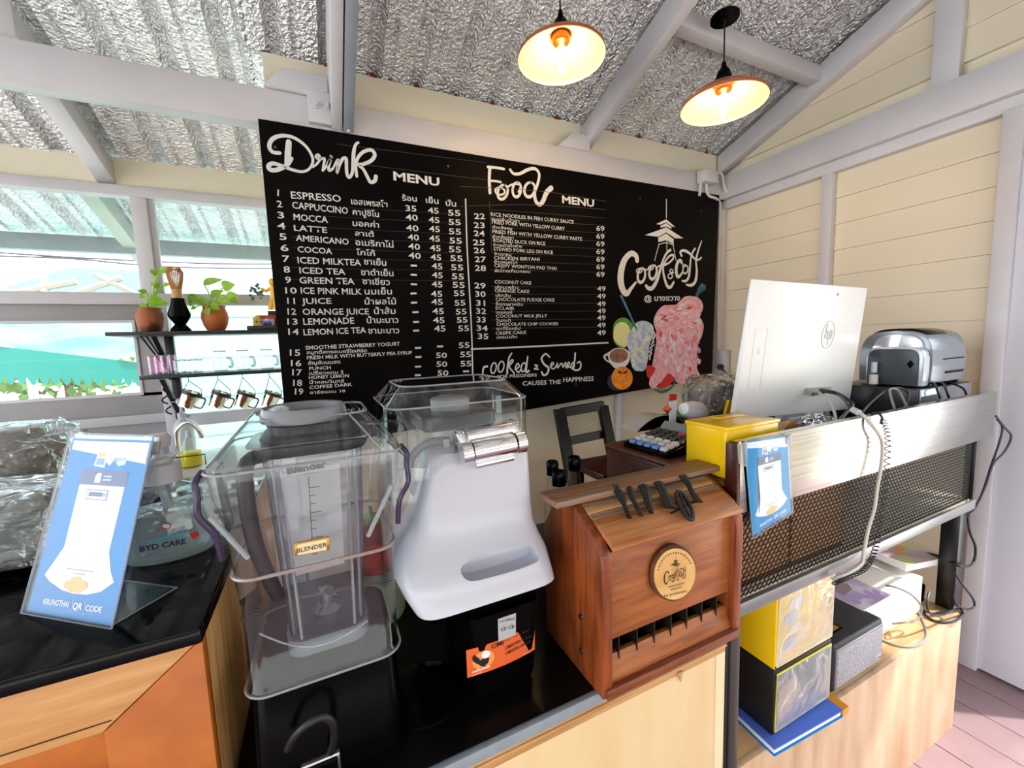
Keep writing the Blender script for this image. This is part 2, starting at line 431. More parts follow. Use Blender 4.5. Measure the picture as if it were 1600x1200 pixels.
# window wall of the bay
wl = struct(root('wall_left', (-1.5, D2, 0)))
def zW(px, py, Y=D2): return aY(px, py, Y)
zh = zW(100, 300).z            # header underside
zf = zW(100, 283).z
part('fascia', bx(-3.2, -.1, D2, D2+.03, zf, zr(D2)+.01), cream, wl)
part('return_wall', bx(-.12, -.08, D+.06, D2, 0, 2.46), cream, wl)
xm0, xm1 = zW(214, 380).x, zW(238, 380).x
zr0, zr1 = zW(100, 476).z, zW(100, 457).z
xb = zW(212, 550).x
zs0 = zW(100, 621).z; zs1 = zW(100, 505).z
xp0, xp1 = zW(250, 560).x, zW(272, 560).x
part('upper_board', bx(-3.2, xp0, D2, D2+.03, zs1, zr0, .002), greywall, wl)
part('side_board', bx(xb, xp0, D2, D2+.03, zs0-.02, zs1, .002), greywall, wl)
part('lower_board', bx(-3.2, xp0, D2, D2+.03, zW(100, 657).z, zs0, .002), greywall, wl)
part('base_board', bx(-3.2, xp0, D2+.01, D2+.03, .0, zW(100, 672).z, .002), greywall, wl)
part('rail', bx(-3.2, xp0, D2-.02, D2+.03, zW(100, 672).z, zW(100, 657).z, .003), greytrim, wl)
part('base_panel', bx(xp1, -.12, D2, D2+.03, 0, .95, .002), greywall, wl)
w1 = struct(root('window_1', (-1.8, D2, 1.8)))
part('header', bx(-3.2, -.1, D2-.03, D2+.03, zh, zf, .003), greytrim, w1)
part('mullion', bx(xm0, xm1, D2-.03, D2+.02, zr1, zh, .003), greytrim, w1)
part('stop', bx(xm1, xm1+.025, D2-.005, D2+.02, zr1, zh, .002), greytrim, w1)
part('rail', bx(-3.2, -.1, D2-.03, D2+.03, zr0, zr1, .003), greytrim, w1)
part('pane', bx(-3.2, xm0, D2+.012, D2+.016, zr1, zh), glassm, w1)
part('pane', bx(xm1, -.12, D2+.012, D2+.016, zr1, zh), glassm, w1)
w2 = struct(root('window_2', (-1.6, D2, 1.5)))
part('pane', bx(-3.2, xb, D2+.012, D2+.016, zs0, zs1), glassm, w2)
for a_ in ((-3.2, xb, zs0-.012, zs0), (-3.2, xb, zs1, zs1+.012)):
    part('frame', bx(a_[0], a_[1], D2-.006, D2+.02, a_[2], a_[3]), greytrim, w2)
part('frame', bx(xb, xb+.012, D2-.006, D2+.02, zs0-.012, zs1+.012), greytrim, w2)
w3 = struct(root('window_3', (-.4, D2, 1.4)))
zm0, zm1 = zW(330, 662).z, zW(330, 643).z
part('jamb', bx(xp0, xp1, D2-.03, D2+.03, 0, zr0, .003), greytrim, w3)
part('rail', bx(xp1, -.12, D2-.02, D2+.03, zm0, zm1, .003), greytrim, w3)
part('upper_pane', bx(xp1, -.12, D2+.012, D2+.016, zm1, zr0), glassm, w3)
part('lower_pane', bx(xp1, -.12, D2+.012, D2+.016, .95, zm0), glassm, w3)

# ================================================================ OUTSIDE the windows
gd = struct(part('ground', bx(-12, 12, -14, 16, -.16, -.065), mat('pale concrete yard', 'd8d5cc', .8, scale=3, vary=.1)))  # yard slab, stretched unseen behind the camera to dim reflections on black surfaces
ob = struct(root('added_reflection_wall', (0, -7, 0)))  # added wall behind the camera, unseen; black surfaces reflect it instead of sky
for k in range(9): part('board', bx(-10, 10, -7.1-(.01 if k % 2 else 0), -7, -.065+.3*k, .23+.3*k, 0), mat('brown added wall', '9c8b7c', .7, scale=2, vary=.2), ob, smooth=0)
t = root('porch_beam', (-1.5, 3.3, 2.1), 'pale blue grey beam under the porch eave outside the upper window', 'beam')
zz = aY(200, 397, 3.3).z
part('beam', bx(-3.4, -.1, 3.28, 3.34, zz, zz+.09, .003), mat('blue grey paint', '8fa1a4', .5), t)
for xx in (-2.1, -1.02):
    pts = [(xx, 2.74, zr(2.74)-.11), (xx, 2.74, zr(2.74)-.01), (xx, 3.5, zr(3.5)-.01), (xx, 3.5, zr(3.5)-.09)]
    part('rafter', prism(B(), pts, (.07, 0, 0)), mat('pale green paint', 'a8b8ac', .5), t)
tl = mat('pale teal wall paint', 'a8d6d0', .6, scale=2, vary=.05)
nb = root('neighbour_wall', (0, 4.6, 0), 'pale teal boarded wall of the next building behind the shelf window', 'building')
zt = aY(330, 432, 4.6).z
for k in range(12):
    hh = zt/12
    part('wall_board', bx(aY(262, 500, 4.6).x, 2.5, 4.6+(.008 if k % 2 else 0), 4.68, k*hh, (k+1)*hh-.004), tl, nb, smooth=0)
nr = root('neighbour_roof', (-4, 6, 1.9), 'blue grey metal roof frame seen through the upper left window', 'roof')
rb = mat('blue roof metal', '71899a', .4, .3, vary=.15)
a = aY(-60, 458, 6.5); b = aY(232, 458, 6.5)
for k in range(6):
    x0 = a.x+(b.x-a.x)*k/6
    hexa(bm := B(), [V(q) for q in ((x0, 6.5, a.z), (x0+.55, 6.5, a.z), (x0+.55, 8, a.z+.5), (x0, 8, a.z+.5), (x0, 6.5, a.z+.03), (x0+.55, 6.5, a.z+.03), (x0+.55, 8, a.z+.53), (x0, 8, a.z+.53))]); part('roof_panel', bm, rb, nr, smooth=0)
for (p, q) in (((70, 432), (70, 470)), ((150, 430), (235, 470)), ((110, 462), (190, 434)), ((0, 462), (120, 440))):
    part('strut', tb([aY(*p, 6.2), aY(*q, 6.2)], .035, 6), mat('strut', '8f887a', .6), nr)
aw = root('teal_awning', (-3, 4.6, 1.5), 'sunlit teal tarpaulin awning seen through the lower left window', 'awning')
tealc = mat('teal tarpaulin', '9adad2', .45, col2='5fc0b7', scale=2, stretch=(1, 1, 3), bump=.4, trans=0)
def sub_sheet(name, c, nu, nv, m, par, amp=0, th=.004, seed=0):
    bm = B(); g = []
    for j in range(nv+1):
        rw = []
        for i in range(nu+1):
            u, v = i/nu, j/nv
            p = (c[0]*(1-u)+c[1]*u)*(1-v)+(c[3]*(1-u)+c[2]*u)*v
            d = noise.noise(V((u*4+seed, v*4, seed)))*amp
            rw.append(bm.verts.new(p+V((0, -d, d))))
        g.append(rw)
    for j in range(nv):
        for i in range(nu): bm.faces.new((g[j][i], g[j][i+1], g[j+1][i+1], g[j+1][i]))
    bmesh.ops.solidify(bm, geom=bm.faces[:], thickness=th)
    return part(name, bm, m, par)
sub_sheet('canvas', [aY(-60, 535, 4.6), aY(250, 572, 4.6), aY(250, 470, 5.8), aY(-60, 470, 5.8)], 14, 8, tealc, aw, .12)
p0, p1 = aY(-60, 536, 4.598), aY(250, 572, 4.598)
n = 18; dtl = mat('deep teal canvas', '0c857b', .6)
for i in range(n):
    q0, q1 = p0.lerp(p1, i/n), p0.lerp(p1, (i+1)/n); dl = .24*(1-.55*i/n)
    pts = [q0+V((0, 0, .01)), q0-V((0, 0, dl))]+[q0.lerp(q1, k/6)-V((0, 0, dl+.07*math.sin(PI*k/6))) for k in range(1, 6)]+[q1-V((0, 0, dl)), q1+V((0, 0, .01))]
    part('scallop', prism(B(), pts, (0, -.006, 0)), dtl, aw, smooth=0)
a = aY(44, 560, 4.7)
part('post', tb([(a.x, 4.7, 0), (a.x, 4.7, a.z)], .03, 8), whitem, aw)
ow = root('yard_wall', (-5, 8, 0), 'white garden wall beyond the teal awning', 'wall')
p = aY(0, 600, 8)
part('wall', bx(-12, 1, 8, 8.2, -.05, p.z+.35), mat('white wall', 'e8e6e0', .8), ow)
tr_ = root('garden_bush', (aY(110, 615, 6.4).x, 6.4, 0), 'leafy green bush below the teal awning outside', 'bush')
c = aY(105, 588, 6.4); bm = B()
for i in range(420):
    d = V((random.gauss(0, .55), random.gauss(0, .2), random.gauss(0, .16))); p = c+d; s = random.uniform(.05, .1)
    a_ = V((random.uniform(-1, 1), random.uniform(-1, 1), random.uniform(-1, 1))).normalized()*s; b_ = a_.orthogonal().normalized()*s*.5
    bm.faces.new([bm.verts.new(q) for q in (p-a_, p-b_, p+a_, p+b_)])
o = part('foliage', bm, mat('bush leaf', '6a8a44', .6, col2='456a28', scale=3), tr_, flipfix=False, smooth=0); o['kind'] = 'stuff'
part('stem', tb([(c.x, 6.4, -.02), (c.x, 6.4, c.z)], .04, 6), bark, tr_)
t = root('overhead_wires', aY(0, 400, 3.8), 'pair of thin dark wires sagging outside the upper windows', 'wire')
for dy in (0, 7):
    part('wire', tb([aY(-40, 392+dy, 3.8), aY(110, 402+dy*.3, 3.8), aY(230, 408+dy, 3.8), aY(340, 412+dy, 3.8), aY(470, 412+dy, 3.8)], .006, 5, sm=4), mat('wire', '4a444e', .5), t)

# ================================================================ MENU BOARD
YB = 1.93
mb = root('menu_board', (1.2, YB, 1.1), 'big black hand-lettered drink and food menu board on the back wall', 'menu board')
TL, TR, BR, BL = aY(403, 185, YB), aY(1124, 305, YB), aY(1112, 590, YB), aY(447, 706, YB)
BL.x = TL.x
prism(bm := B(), [BL, BR, TR, TL], (0, .012, 0), .001); part('panel', bm, board, mb, smooth=30)
for px, py in ((430, 230), (700, 260), (1000, 310), (1095, 330), (1090, 570), (900, 600)):
    p = aY(px, py, YB); part('screw', lt([(.006, 0), (.005, .003), (0, .004)], p, 8, axm((0, -1, 0))), mat('screw', '55504c', .4, .8), mb)
NB = (0, -1, 0)
c5 = lambda x, y: (400+x/4.4444, 180+y/4.4444)
c6 = lambda x, y: (400+x/4.4444, 430+y/4.4444)
c7 = lambda x, y: (720+x/4, 240+y/4)
c8 = lambda x, y: (720+x/4, 400+y/4)
YT = YB-.001
def bt(s, cf, x0, y0, x1, y1, h, m=chalk, bold=.012, k=4.4444):
    a, b = cf(x0, y0), cf(x1, y1); P0, P1 = aY(*a, YT), aY(*b, YT)
    hh = (aY(a[0], a[1]-h/k, YT)-P0).length
    return text(s, P0, P1, hh, NB, m, mb, bold=bold)
bt('MENU', c5, 955, 450, 1275, 492, 60, bold=.03)
nums = [(140, 560, 168), (148, 638, 185), (152, 715, 198), (150, 790, 208), (165, 865, 215), (172, 942, 228), (185, 1018, 235), (193, 1092, 238), (203, 1165, 245)]
for i, (a, y, b) in enumerate(nums): bt(str(i+1), c5, a+(8 if i == 0 else 0), y, b-(10 if i == 0 else 0), y+2, 46)
for s, *q in (('ESPRESSO', 245, 578, 592, 603, 50), ('CAPPUCCINO', 252, 646, 640, 686, 48), ('MOCCA', 262, 728, 500, 748, 46), ('LATTE', 265, 802, 495, 818, 42), ('AMERICANO', 278, 872, 645, 900, 44), ('COCOA', 290, 950, 530, 965, 42), ('ICED MILKTEA', 290, 1028, 730, 1045, 46), ('ICED TEA', 303, 1098, 622, 1108, 44), ('GREEN TEA', 303, 1168, 685, 1175, 46),
    ('เอสเพรสโซ', 662, 618, 915, 640, 42), ('คาปูชิโน', 672, 690, 855, 708, 40), ('มอคค่า', 672, 768, 855, 782, 40), ('ลาเต้', 688, 836, 820, 845, 36), ('อเมริกาโน่', 692, 902, 955, 920, 42), ('โกโก้', 698, 970, 828, 978, 38), ('ชาเย็น', 750, 1036, 905, 1046, 42), ('ชาดำเย็น', 730, 1110, 955, 1118, 42), ('ชาเขียว', 740, 1172, 930, 1180, 42),
    ('ร้อน', 1015, 592, 1118, 600, 38), ('เย็น', 1180, 608, 1268, 616, 38), ('ปั่น', 1318, 628, 1390, 636, 38)):
    bt(s, c5, *q)
c4 = [('35', 1040, 665, 1115), ('40', 1040, 728, 1125), ('40', 1042, 802, 1130), ('40', 1055, 866, 1133), ('40', 1058, 930, 1140), ('40', 1060, 993, 1145)]
for s, a, y, b in c4: bt(s, c5, a, y, b, y+5, 42)
for i, (a, y) in enumerate(((1195, 680), (1200, 745), (1203, 808), (1203, 874), (1208, 940), (1212, 1004), (1220, 1066), (1222, 1128), (1220, 1192))): bt('45', c5, a, y, a+75, y+5, 42)
for i, (a, y) in enumerate(((1335, 697), (1338, 761), (1340, 826), (1345, 890), (1340, 950), (1350, 1012), (1355, 1075), (1360, 1138), (1365, 1197))): bt('55', c5, a, y, a+85, y+4, 42)
for y in (1040, 1104, 1170): bt('-', c5, 1075, y+22, 1118, y+24, 60, bold=.03)
for s, a, y, b in (('10', 205, 127, 285), ('11', 218, 199, 272), ('12', 220, 273, 280), ('13', 218, 343, 290), ('14', 225, 413, 298), ('15', 235, 558, 308), ('16', 243, 631, 315), ('17', 252, 695, 318), ('18', 258, 768, 320), ('19', 270, 828, 328)): bt(s, c6, a, y, b, y+1, 44)
for s, *q in (('ICE PINK MILK', 312, 128, 735, 135, 45), ('JUICE', 318, 200, 525, 198, 42), ('ORANGE JUICE', 325, 275, 785, 272, 44), ('LEMONADE', 330, 345, 683, 336, 46), ('LEMON ICE TEA', 332, 418, 765, 400, 44), ('SMOOTHIE STRAWBERRY YOGURT', 345, 518, 1000, 488, 28), ('สมูทตี้สตรอเบอรี่โยเกิร์ต', 352, 548, 770, 533, 22), ('FRESH MILK WITH BUTTERFLY PEA SYRUP', 355, 586, 1085, 548, 26), ('อัญชันนมสด', 362, 622, 585, 612, 24), ('PUNCH', 370, 660, 520, 652, 24), ('เปรี้ยวแดน 5', 370, 692, 608, 682, 22), ('HONEY LEMON', 368, 722, 645, 708, 24), ('น้ำหอมวินทร์', 372, 755, 612, 744, 22), ('COFFEE DARK', 372, 792, 668, 768, 24), ('อาร์อแดน 10', 375, 825, 620, 812, 20),
    ('นมเย็น', 755, 133, 945, 133, 42), ('น้ำผลไม้', 755, 203, 975, 202, 42), ('น้ำส้ม', 820, 270, 970, 268, 42), ('น้ำมะนาว', 770, 333, 990, 330, 42), ('ชามะนาว', 780, 405, 995, 402, 42)): bt(s, c6, *q)
for a, y in ((1215, 150), (1218, 205), (1225, 270), (1230, 332), (1237, 390)): bt('45', c6, a, y, a+80, y, 42)
for a, y in ((1250, 574), (1252, 635), (1260, 697)): bt('50', c6, a, y, a+76, y, 38)
for a, y in ((1375, 145), (1380, 212), (1388, 273), (1395, 330), (1405, 389), (1408, 506), (1418, 570), (1420, 634)): bt('55', c6, a, y, a+75, y-2, 40)
for a, y in ((1075, 122), (1078, 186), (1088, 252), (1092, 320), (1092, 380), (1105, 500), (1108, 563), (1105, 630), (1103, 690), (1258, 490), (1438, 663)): bt('-', c6, a, y+24, a+42, y+22, 60, bold=.03)
for s, a, y, b in (('22', 85, 408, 152), ('23', 82, 464, 150), ('24', 82, 515, 150), ('25', 76, 572, 150), ('26', 82, 622, 152), ('27', 88, 677, 158), ('28', 88, 732, 158), ('29', 85, 841, 155), ('30', 90, 894, 155), ('31', 95, 950, 152), ('32', 95, 1001, 158), ('33', 98, 1054, 155), ('34', 98, 1107, 168), ('35', 105, 1158, 172)): bt(s, c7, a, y, b, y+2, 36, k=4)
for s, *q in (('RICE NOODLES IN FISH CURRY SAUCE', 188, 390, 705, 438, 24), ('ขนมจีนน้ำยา', 190, 416, 365, 430, 18), ('FRIED PORK WITH YELLOW CURRY', 195, 438, 650, 480, 24), ('คั่วกลิ้งหมู', 198, 468, 320, 478, 18), ('FRIED FISH WITH YELLOW CURRY PASTE', 198, 498, 757, 545, 24), ('คั่วกลิ้งปลา', 198, 528, 330, 536, 18), ('ROASTED DUCK ON RICE', 203, 552, 528, 573, 23), ('ข้าวหน้าเป็ดย่าง', 203, 580, 382, 588, 18), ('STEWED PORK LEG ON RICE', 205, 606, 575, 628, 22), ('ข้าวขาหมู', 210, 636, 315, 641, 18), ('CHICKEN BIRYANI', 208, 662, 492, 671, 22), ('ข้าวหมกไก่', 208, 686, 352, 690, 18), ('CRISPY WONTON PAD THAI', 210, 710, 598, 727, 22), ('ผัดไทยเกี๊ยวกรอบ', 212, 740, 435, 746, 18),
    ('COCONUT CAKE', 212, 812, 440, 818, 22), ('เค้กมะพร้าว', 215, 843, 360, 846, 18), ('ORANGE CAKE', 212, 866, 428, 872, 22), ('เค้กส้ม', 218, 895, 312, 897, 18), ('CHOCOLATE FUDGE CAKE', 218, 921, 585, 924, 22), ('ช็อกเผาหนึบ', 218, 949, 388, 951, 18), ('ECLAIR', 218, 975, 335, 977, 20), ('เอแคลร์', 220, 1000, 322, 1001, 18), ('COCONUT MILK JELLY', 220, 1026, 540, 1022, 20), ('วุ้นกะทิ', 220, 1051, 312, 1051, 18), ('CHOCOLATE CHIP COOKIES', 222, 1076, 608, 1072, 20), ('คุกกี้ช็อคชิป', 222, 1102, 372, 1101, 18), ('CREPE CAKE', 218, 1133, 408, 1126, 20), ('เครปเค้ก', 225, 1157, 352, 1154, 18)): bt(s, c7, *q, k=4, bold=.006)
for y in (482, 531, 578, 627, 675, 722, 768): bt('69', c7, 847, y, 898, y+3, 32, k=4)
for y in (860, 907, 955, 1000, 1042, 1088, 1135): bt('49', c7, 852, y, 905, y-1, 32, k=4)
bt('MENU', c7, 633, 308, 833, 333, 46, bold=.03, k=4)
bt('@ บางขวาง', c7, 1145, 922, 1370, 918, 36, bold=.02, k=4)
bt('FOR PRISONERS', c8, 228, 764, 475, 752, 20, k=4); bt('CAUSES THE', c8, 385, 810, 625, 798, 28, k=4); bt('HAPPINESS', c8, 640, 788, 830, 780, 30, k=4)
def stroke(name, cf, segs, k, m=chalk, par=None, Y=None, kk=6, off=0):
    bm = B()
    for j, (ws, pts) in enumerate(segs):
        yy = (YT if Y is None else Y)-off-.00006*j
        P_ = [aY(*cf(*q), yy) for q in pts]
        sc_ = (aY(*cf(pts[0][0]+10, pts[0][1]), yy)-P_[0]).length/10
        ribbon(bm, P_, [a*sc_ for a in ws], V(NB), kk)
    return part(name, bm, m, par or mb, smooth=0, flipfix=False)
def ell(cx, cy, rx, ry, tilt=0, n=12):
    return [(cx+rx*math.cos(a)*math.cos(tilt)-ry*math.sin(a)*math.sin(tilt), cy+rx*math.cos(a)*math.sin(tilt)+ry*math.sin(a)*math.cos(tilt)) for a in [2*PI*i/n-PI/2 for i in range(n+1)]]
stroke('script_heading', c5, [
    ((26, 30, 22, 18, 26, 34, 30), [(165, 262), (115, 255), (92, 215), (115, 165), (180, 142), (260, 155), (335, 205), (380, 265), (395, 320), (370, 372), (320, 392), (250, 378), (190, 355), (120, 335), (88, 352), (100, 378), (150, 378), (215, 345), (245, 300)]),
    ((38, 44, 34), [(228, 185), (222, 260), (215, 340)]),
    ((14, 22, 14), [(395, 360), (425, 335), (445, 300), (432, 275), (418, 290), (440, 305), (475, 300), (470, 340), (462, 385)]),
    ((14, 22, 16), [(465, 385), (490, 350), (515, 310), (505, 350), (508, 385), (535, 370)]), ((20, 20), [(520, 285), (524, 290)]),
    ((14, 24, 18), [(535, 370), (560, 320), (572, 310), (568, 350), (562, 400), (578, 350), (600, 305), (625, 300), (628, 350), (632, 410), (648, 432), (668, 400), (672, 340), (675, 260), (692, 205), (710, 190)]),
    ((16, 26, 20), [(688, 215), (678, 300), (690, 360), (700, 425)]),
    ((20, 26, 22, 28), [(695, 350), (705, 300), (745, 255), (800, 242), (825, 275), (800, 315), (745, 340), (715, 345), (745, 375), (775, 430), (795, 465), (825, 455), (832, 425)])], 4.44)
stroke('script_heading', c7, [((18, 18), [(182, 85), (178, 160), (182, 245)]), ((16, 14), [(170, 84), (220, 88), (270, 96)]), ((12, 12), [(185, 170), (215, 172), (250, 178)]),
    ((12, 16, 12), ell(262, 240, 30, 46, .3)), ((11, 11), ell(245, 235, 30, 22, .2)), ((12, 16, 12), ell(350, 225, 26, 46, .1)), ((10, 10), [(290, 210), (330, 190), (372, 200), (360, 240)]),
    ((12, 18, 12), ell(430, 225, 32, 46, .2)), ((14, 18, 16, 24, 30), [(308, 100), (330, 125), (370, 125), (420, 100), (465, 95), (490, 130), (480, 190), (462, 240), (468, 295), (492, 318), (515, 295), (535, 245), (565, 215)])], 4)
def fig(name, cf, pts, m, off=.0004, par=None, Y=None, k=0, label=None):
    P_ = [aY(*cf(*q), (YT if Y is None else Y)-off) for q in pts]
    if k: P_ = smoothp(P_, k, True)
    return part(name, poly(B(), P_), m, par or mb, smooth=0, flipfix=False, label=label)
LOGO = [
    ((28, 32, 34, 44, 46, 40, 26, 12), [(214, 568), (205, 527), (165, 508), (115, 555), (85, 640), (78, 730), (95, 805), (128, 840), (162, 800), (205, 745)]),
    ((12, 16, 20, 16, 12), ell(250, 688, 30, 60, .15)), ((7, 8, 7), ell(232, 650, 24, 18, -.4)),
    ((12, 16, 20, 16, 12), ell(345, 662, 30, 58, .15)), ((7, 8, 7), ell(328, 626, 22, 16, -.4)), ((8, 9, 8), [(275, 640), (300, 640), (325, 610)]), ((9, 10, 9), [(372, 630), (395, 612), (430, 600), (455, 592)]),
    ((20, 26, 26, 20, 16, 14, 18), [(288, 775), (312, 798), (345, 788), (380, 725), (402, 650), (428, 565), (458, 505), (488, 480)]),
    ((10, 12, 14, 12, 16, 22, 16), [(425, 612), (470, 590), (510, 552), (512, 522), (480, 530), (442, 580), (428, 630), (438, 705), (462, 775), (490, 786), (516, 745)]),
    ((7, 8, 7), ell(496, 652, 13, 13)), ((7, 9, 7), ell(487, 695, 18, 20, .2)), ((6, 8), [(490, 672), (515, 668)]),
    ((18, 22, 24, 20, 10), [(582, 585), (570, 565), (548, 585), (536, 640), (546, 698), (570, 690), (592, 655)]),
    ((9, 12, 9), ell(612, 640, 21, 34, .15)), ((6, 6), ell(600, 608, 13, 11)),
    ((12, 18, 18, 14, 12, 14), [(586, 735), (615, 735), (640, 700), (650, 620), (656, 555), (670, 502), (692, 468)]),
    ((14, 18, 14, 12), [(582, 528), (570, 498), (598, 483), (640, 502), (672, 534), (692, 552), (720, 560), (744, 542)]),
    ((12, 22, 22, 16, 14, 8), [(620, 766), (660, 770), (694, 738), (706, 655), (700, 575), (715, 495), (746, 405)]),
    ((6, 6), [(455, 60), (455, 140), (455, 215)]), ((5, 5), [(395, 430), (375, 500), (358, 568)]), ((5, 5), [(510, 440), (522, 500), (535, 565)]), ((5, 5), [(458, 400), (459, 440), (458, 482)]), ((5, 5), [(390, 434), (455, 420), (517, 440)])]
PAGODA = [[(372, 265), (455, 225), (530, 290), (500, 285), (455, 250), (405, 270)], [(407, 280), (455, 257), (497, 292), (498, 305), (455, 285), (409, 294)], [(280, 356), (455, 292), (597, 383), (530, 383), (455, 334), (388, 370)], [(388, 378), (455, 343), (516, 390), (515, 432), (458, 398), (390, 414)]]
def draw_logo(mp, nrm, m, par, unit, nm):
    for j_, (ws, pts) in enumerate(LOGO): part(nm, ribbon(B(), [mp(*q)+V(nrm)*(.00006*j_) for q in pts], [a*unit for a in ws], V(nrm), 6), m, par, smooth=0, flipfix=False)
    for pts in PAGODA: part('pagoda_drawing', poly(B(), [mp(*q) for q in pts]), m, par, smooth=0, flipfix=False)
cL = lambda x, y: (955+x/5.289, 300+y/5.289)
draw_logo(lambda x, y: aY(*cL(x, y), YT-.0003), NB, chalk, mb, (aY(*cL(420, 600), YT)-aY(*cL(410, 600), YT)).length/10, 'shop_logo_script')
stroke('script_slogan', c8, [((12, 8), [(165, 690), (145, 695), (138, 720), (138, 745)]), ((8, 8), ell(205, 700, 16, 34, .2)), ((8, 8), ell(252, 692, 17, 34, .2)), ((8, 12), [(318, 608), (300, 640), (292, 700), (290, 735)]), ((8, 8), [(290, 700), (325, 660), (318, 650), (300, 685), (335, 735)]), ((8, 8), [(340, 710), (365, 690), (355, 672), (342, 700), (360, 728), (378, 705)]), ((8, 8), ell(392, 695, 14, 28, .2)), ((8, 12), [(418, 628), (412, 680), (408, 725), (425, 718)]),
    ((7, 7), [(480, 685), (462, 680), (478, 695), (458, 705), (485, 708)]), ((8, 12, 10), [(555, 632), (530, 612), (505, 640), (520, 675), (548, 700), (540, 735), (518, 745), (505, 725)]),
    ((7, 8), [(560, 690), (580, 675), (572, 665), (560, 690), (580, 705), (600, 680), (605, 670), (605, 700), (630, 670), (640, 695), (655, 665), (660, 700), (680, 675), (672, 665), (665, 690), (690, 695)]), ((7, 7), ell(700, 685, 10, 20, .2)), ((10, 8), [(715, 608), (712, 650), (702, 705), (735, 712), (750, 690), (745, 662), (728, 668)])], 4)
stroke('dividing_line', c7, [((8, 8, 9), [(30, 285), (40, 600), (62, 1000), (70, 1190), (74, 1390)]), ((9, 10), [(65, 1222), (400, 1208), (920, 1182)])], 4)
stroke('ruled_line', c7, [((3, 3), [(178, 300), (185, 420), (192, 610)])]+[((2, 2), [(190, y), (905, y+dy)]) for y, dy in ((350, 52), (405, 45), (458, 40), (512, 38), (565, 32), (620, 25), (672, 22), (725, 18), (830, 6), (880, 2), (935, -1), (988, -4), (1040, -6), (1092, -8))]+[((3, 3), [(0, 205), (500, 235), (910, 300)]), ((3, 3), [(0, 330), (450, 320), (910, 350)])], 4, m=chalkg)
stroke('ruled_line', c5, [((3, 3), [(560, 200+y), (1600, 330+y)]) for y in (0, 120)]+[((2, 2), [(250, y), (1450, y+dy)]) for y, dy in ((620, 70), (690, 65), (770, 60), (845, 45), (920, 40), (990, 25), (1060, 20), (1140, 10))], 4.44, m=chalkg)
# painted drinks
c9 = lambda x, y: (930+x/6.667, 440+y/6.667)
pm = lambda n, c, c2=None: mat('paint '+n, c, .5, col2=c2, scale=30, contrast=(.4, .65))
fig('painted_straw', c9, [(255, 145), (280, 140), (440, 495), (425, 505)], pm('blue straw', '2f6a86', '4d8aa4'), .0012)
fig('painted_lime_rind', c9, [(185, 560), (195, 440), (260, 380), (340, 390), (400, 470), (390, 560), (345, 670), (270, 690), (205, 640)], pm('lime green', '4f8a2c', '6fa63c'), .0004, k=4)
fig('painted_lime_flesh', c9, [(190, 570), (205, 470), (270, 420), (340, 450), (365, 520), (345, 600), (315, 680), (250, 660), (205, 620)], pm('lime flesh', 'e9ecb0', 'f2e98a'), .0008, k=4)
fig('painted_iced_drink', c9, [(325, 590), (400, 470), (440, 420), (520, 410), (600, 460), (605, 560), (570, 640), (530, 900), (460, 932), (390, 900), (350, 720)], pm('iced drink', 'dfe8ea', '9fb7d4'), .001, k=3)
for i in range(26):
    a_, b_ = random.uniform(370, 560), random.uniform(450, 890)
    if abs(a_-460) > 110-(b_-450)*.09: continue
    r_ = random.uniform(12, 26); fig('painted_ice_cube', c9, ell(a_, b_, r_, r_*.8, random.random()*3, 6)[:-1], pm(*random.choice((('white', 'f4f3ea'), ('pale blue', 'b4cbe2'), ('cream ice', 'e8e4c6')))), .0014+i*.00003)
fig('painted_cup', c9, [(130, 760), (180, 705), (260, 690), (330, 710), (362, 760), (350, 840), (290, 900), (210, 905), (155, 850), (105, 820), (85, 780), (105, 752)], pm('cup white', 'efeff2'), .0016, k=3)
fig('painted_coffee', c9, ell(245, 772, 98, 76, -.1, 14)[:-1], pm('coffee', '8a5a3c', 'a87a5c'), .002)
fig('painted_cup_hole', c9, [(105, 775), (130, 770), (145, 830), (115, 810)], board, .002)
fig('painted_orange_shadow', c9, ell(230, 1040, 105, 100, 0, 14)[:-1], pm('dark blue', '14123c'), .0003)
fig('painted_orange', c9, ell(280, 1005, 112, 122, 0, 16)[:-1], pm('orange fruit', 'f07a12', 'f8a81c'), .0024)
for dx in (-28, 28): fig('painted_leaf', c9, ell(285+dx, 945, 28, 12, .5 if dx < 0 else -.5, 8)[:-1], pm('dark leaf', '3a1408'), .0028)
fig('painted_milkshake_straw', c9, [(1040, 160), (1075, 60), (1110, 15), (1150, 40), (1150, 95), (1128, 98), (1122, 45), (1095, 60), (1068, 170)], pm('blue straw', '2f6a86', '4d8aa4'), .0006)
fig('painted_milkshake', c9, [(610, 430), (640, 320), (720, 245), (810, 262), (880, 240), (920, 165), (1000, 150), (1090, 180), (1125, 270), (1090, 370), (1130, 450), (1110, 570), (1060, 680), (1060, 900), (1100, 1000), (1000, 1020), (960, 1060), (850, 1050), (770, 960), (620, 1110), (560, 1060), (620, 950), (650, 780), (635, 640), (640, 530)], pm('pink milkshake', 'f0a3b0', 'f6cdd4'), .001, k=3)
PK = [('shake white', 'f3ecee'), ('shake pink', 'f28ca0'), ('shake pale', 'f7d3d8'), ('shake red', 'e8505a'), ('shake lilac', 'd2a6d4')]
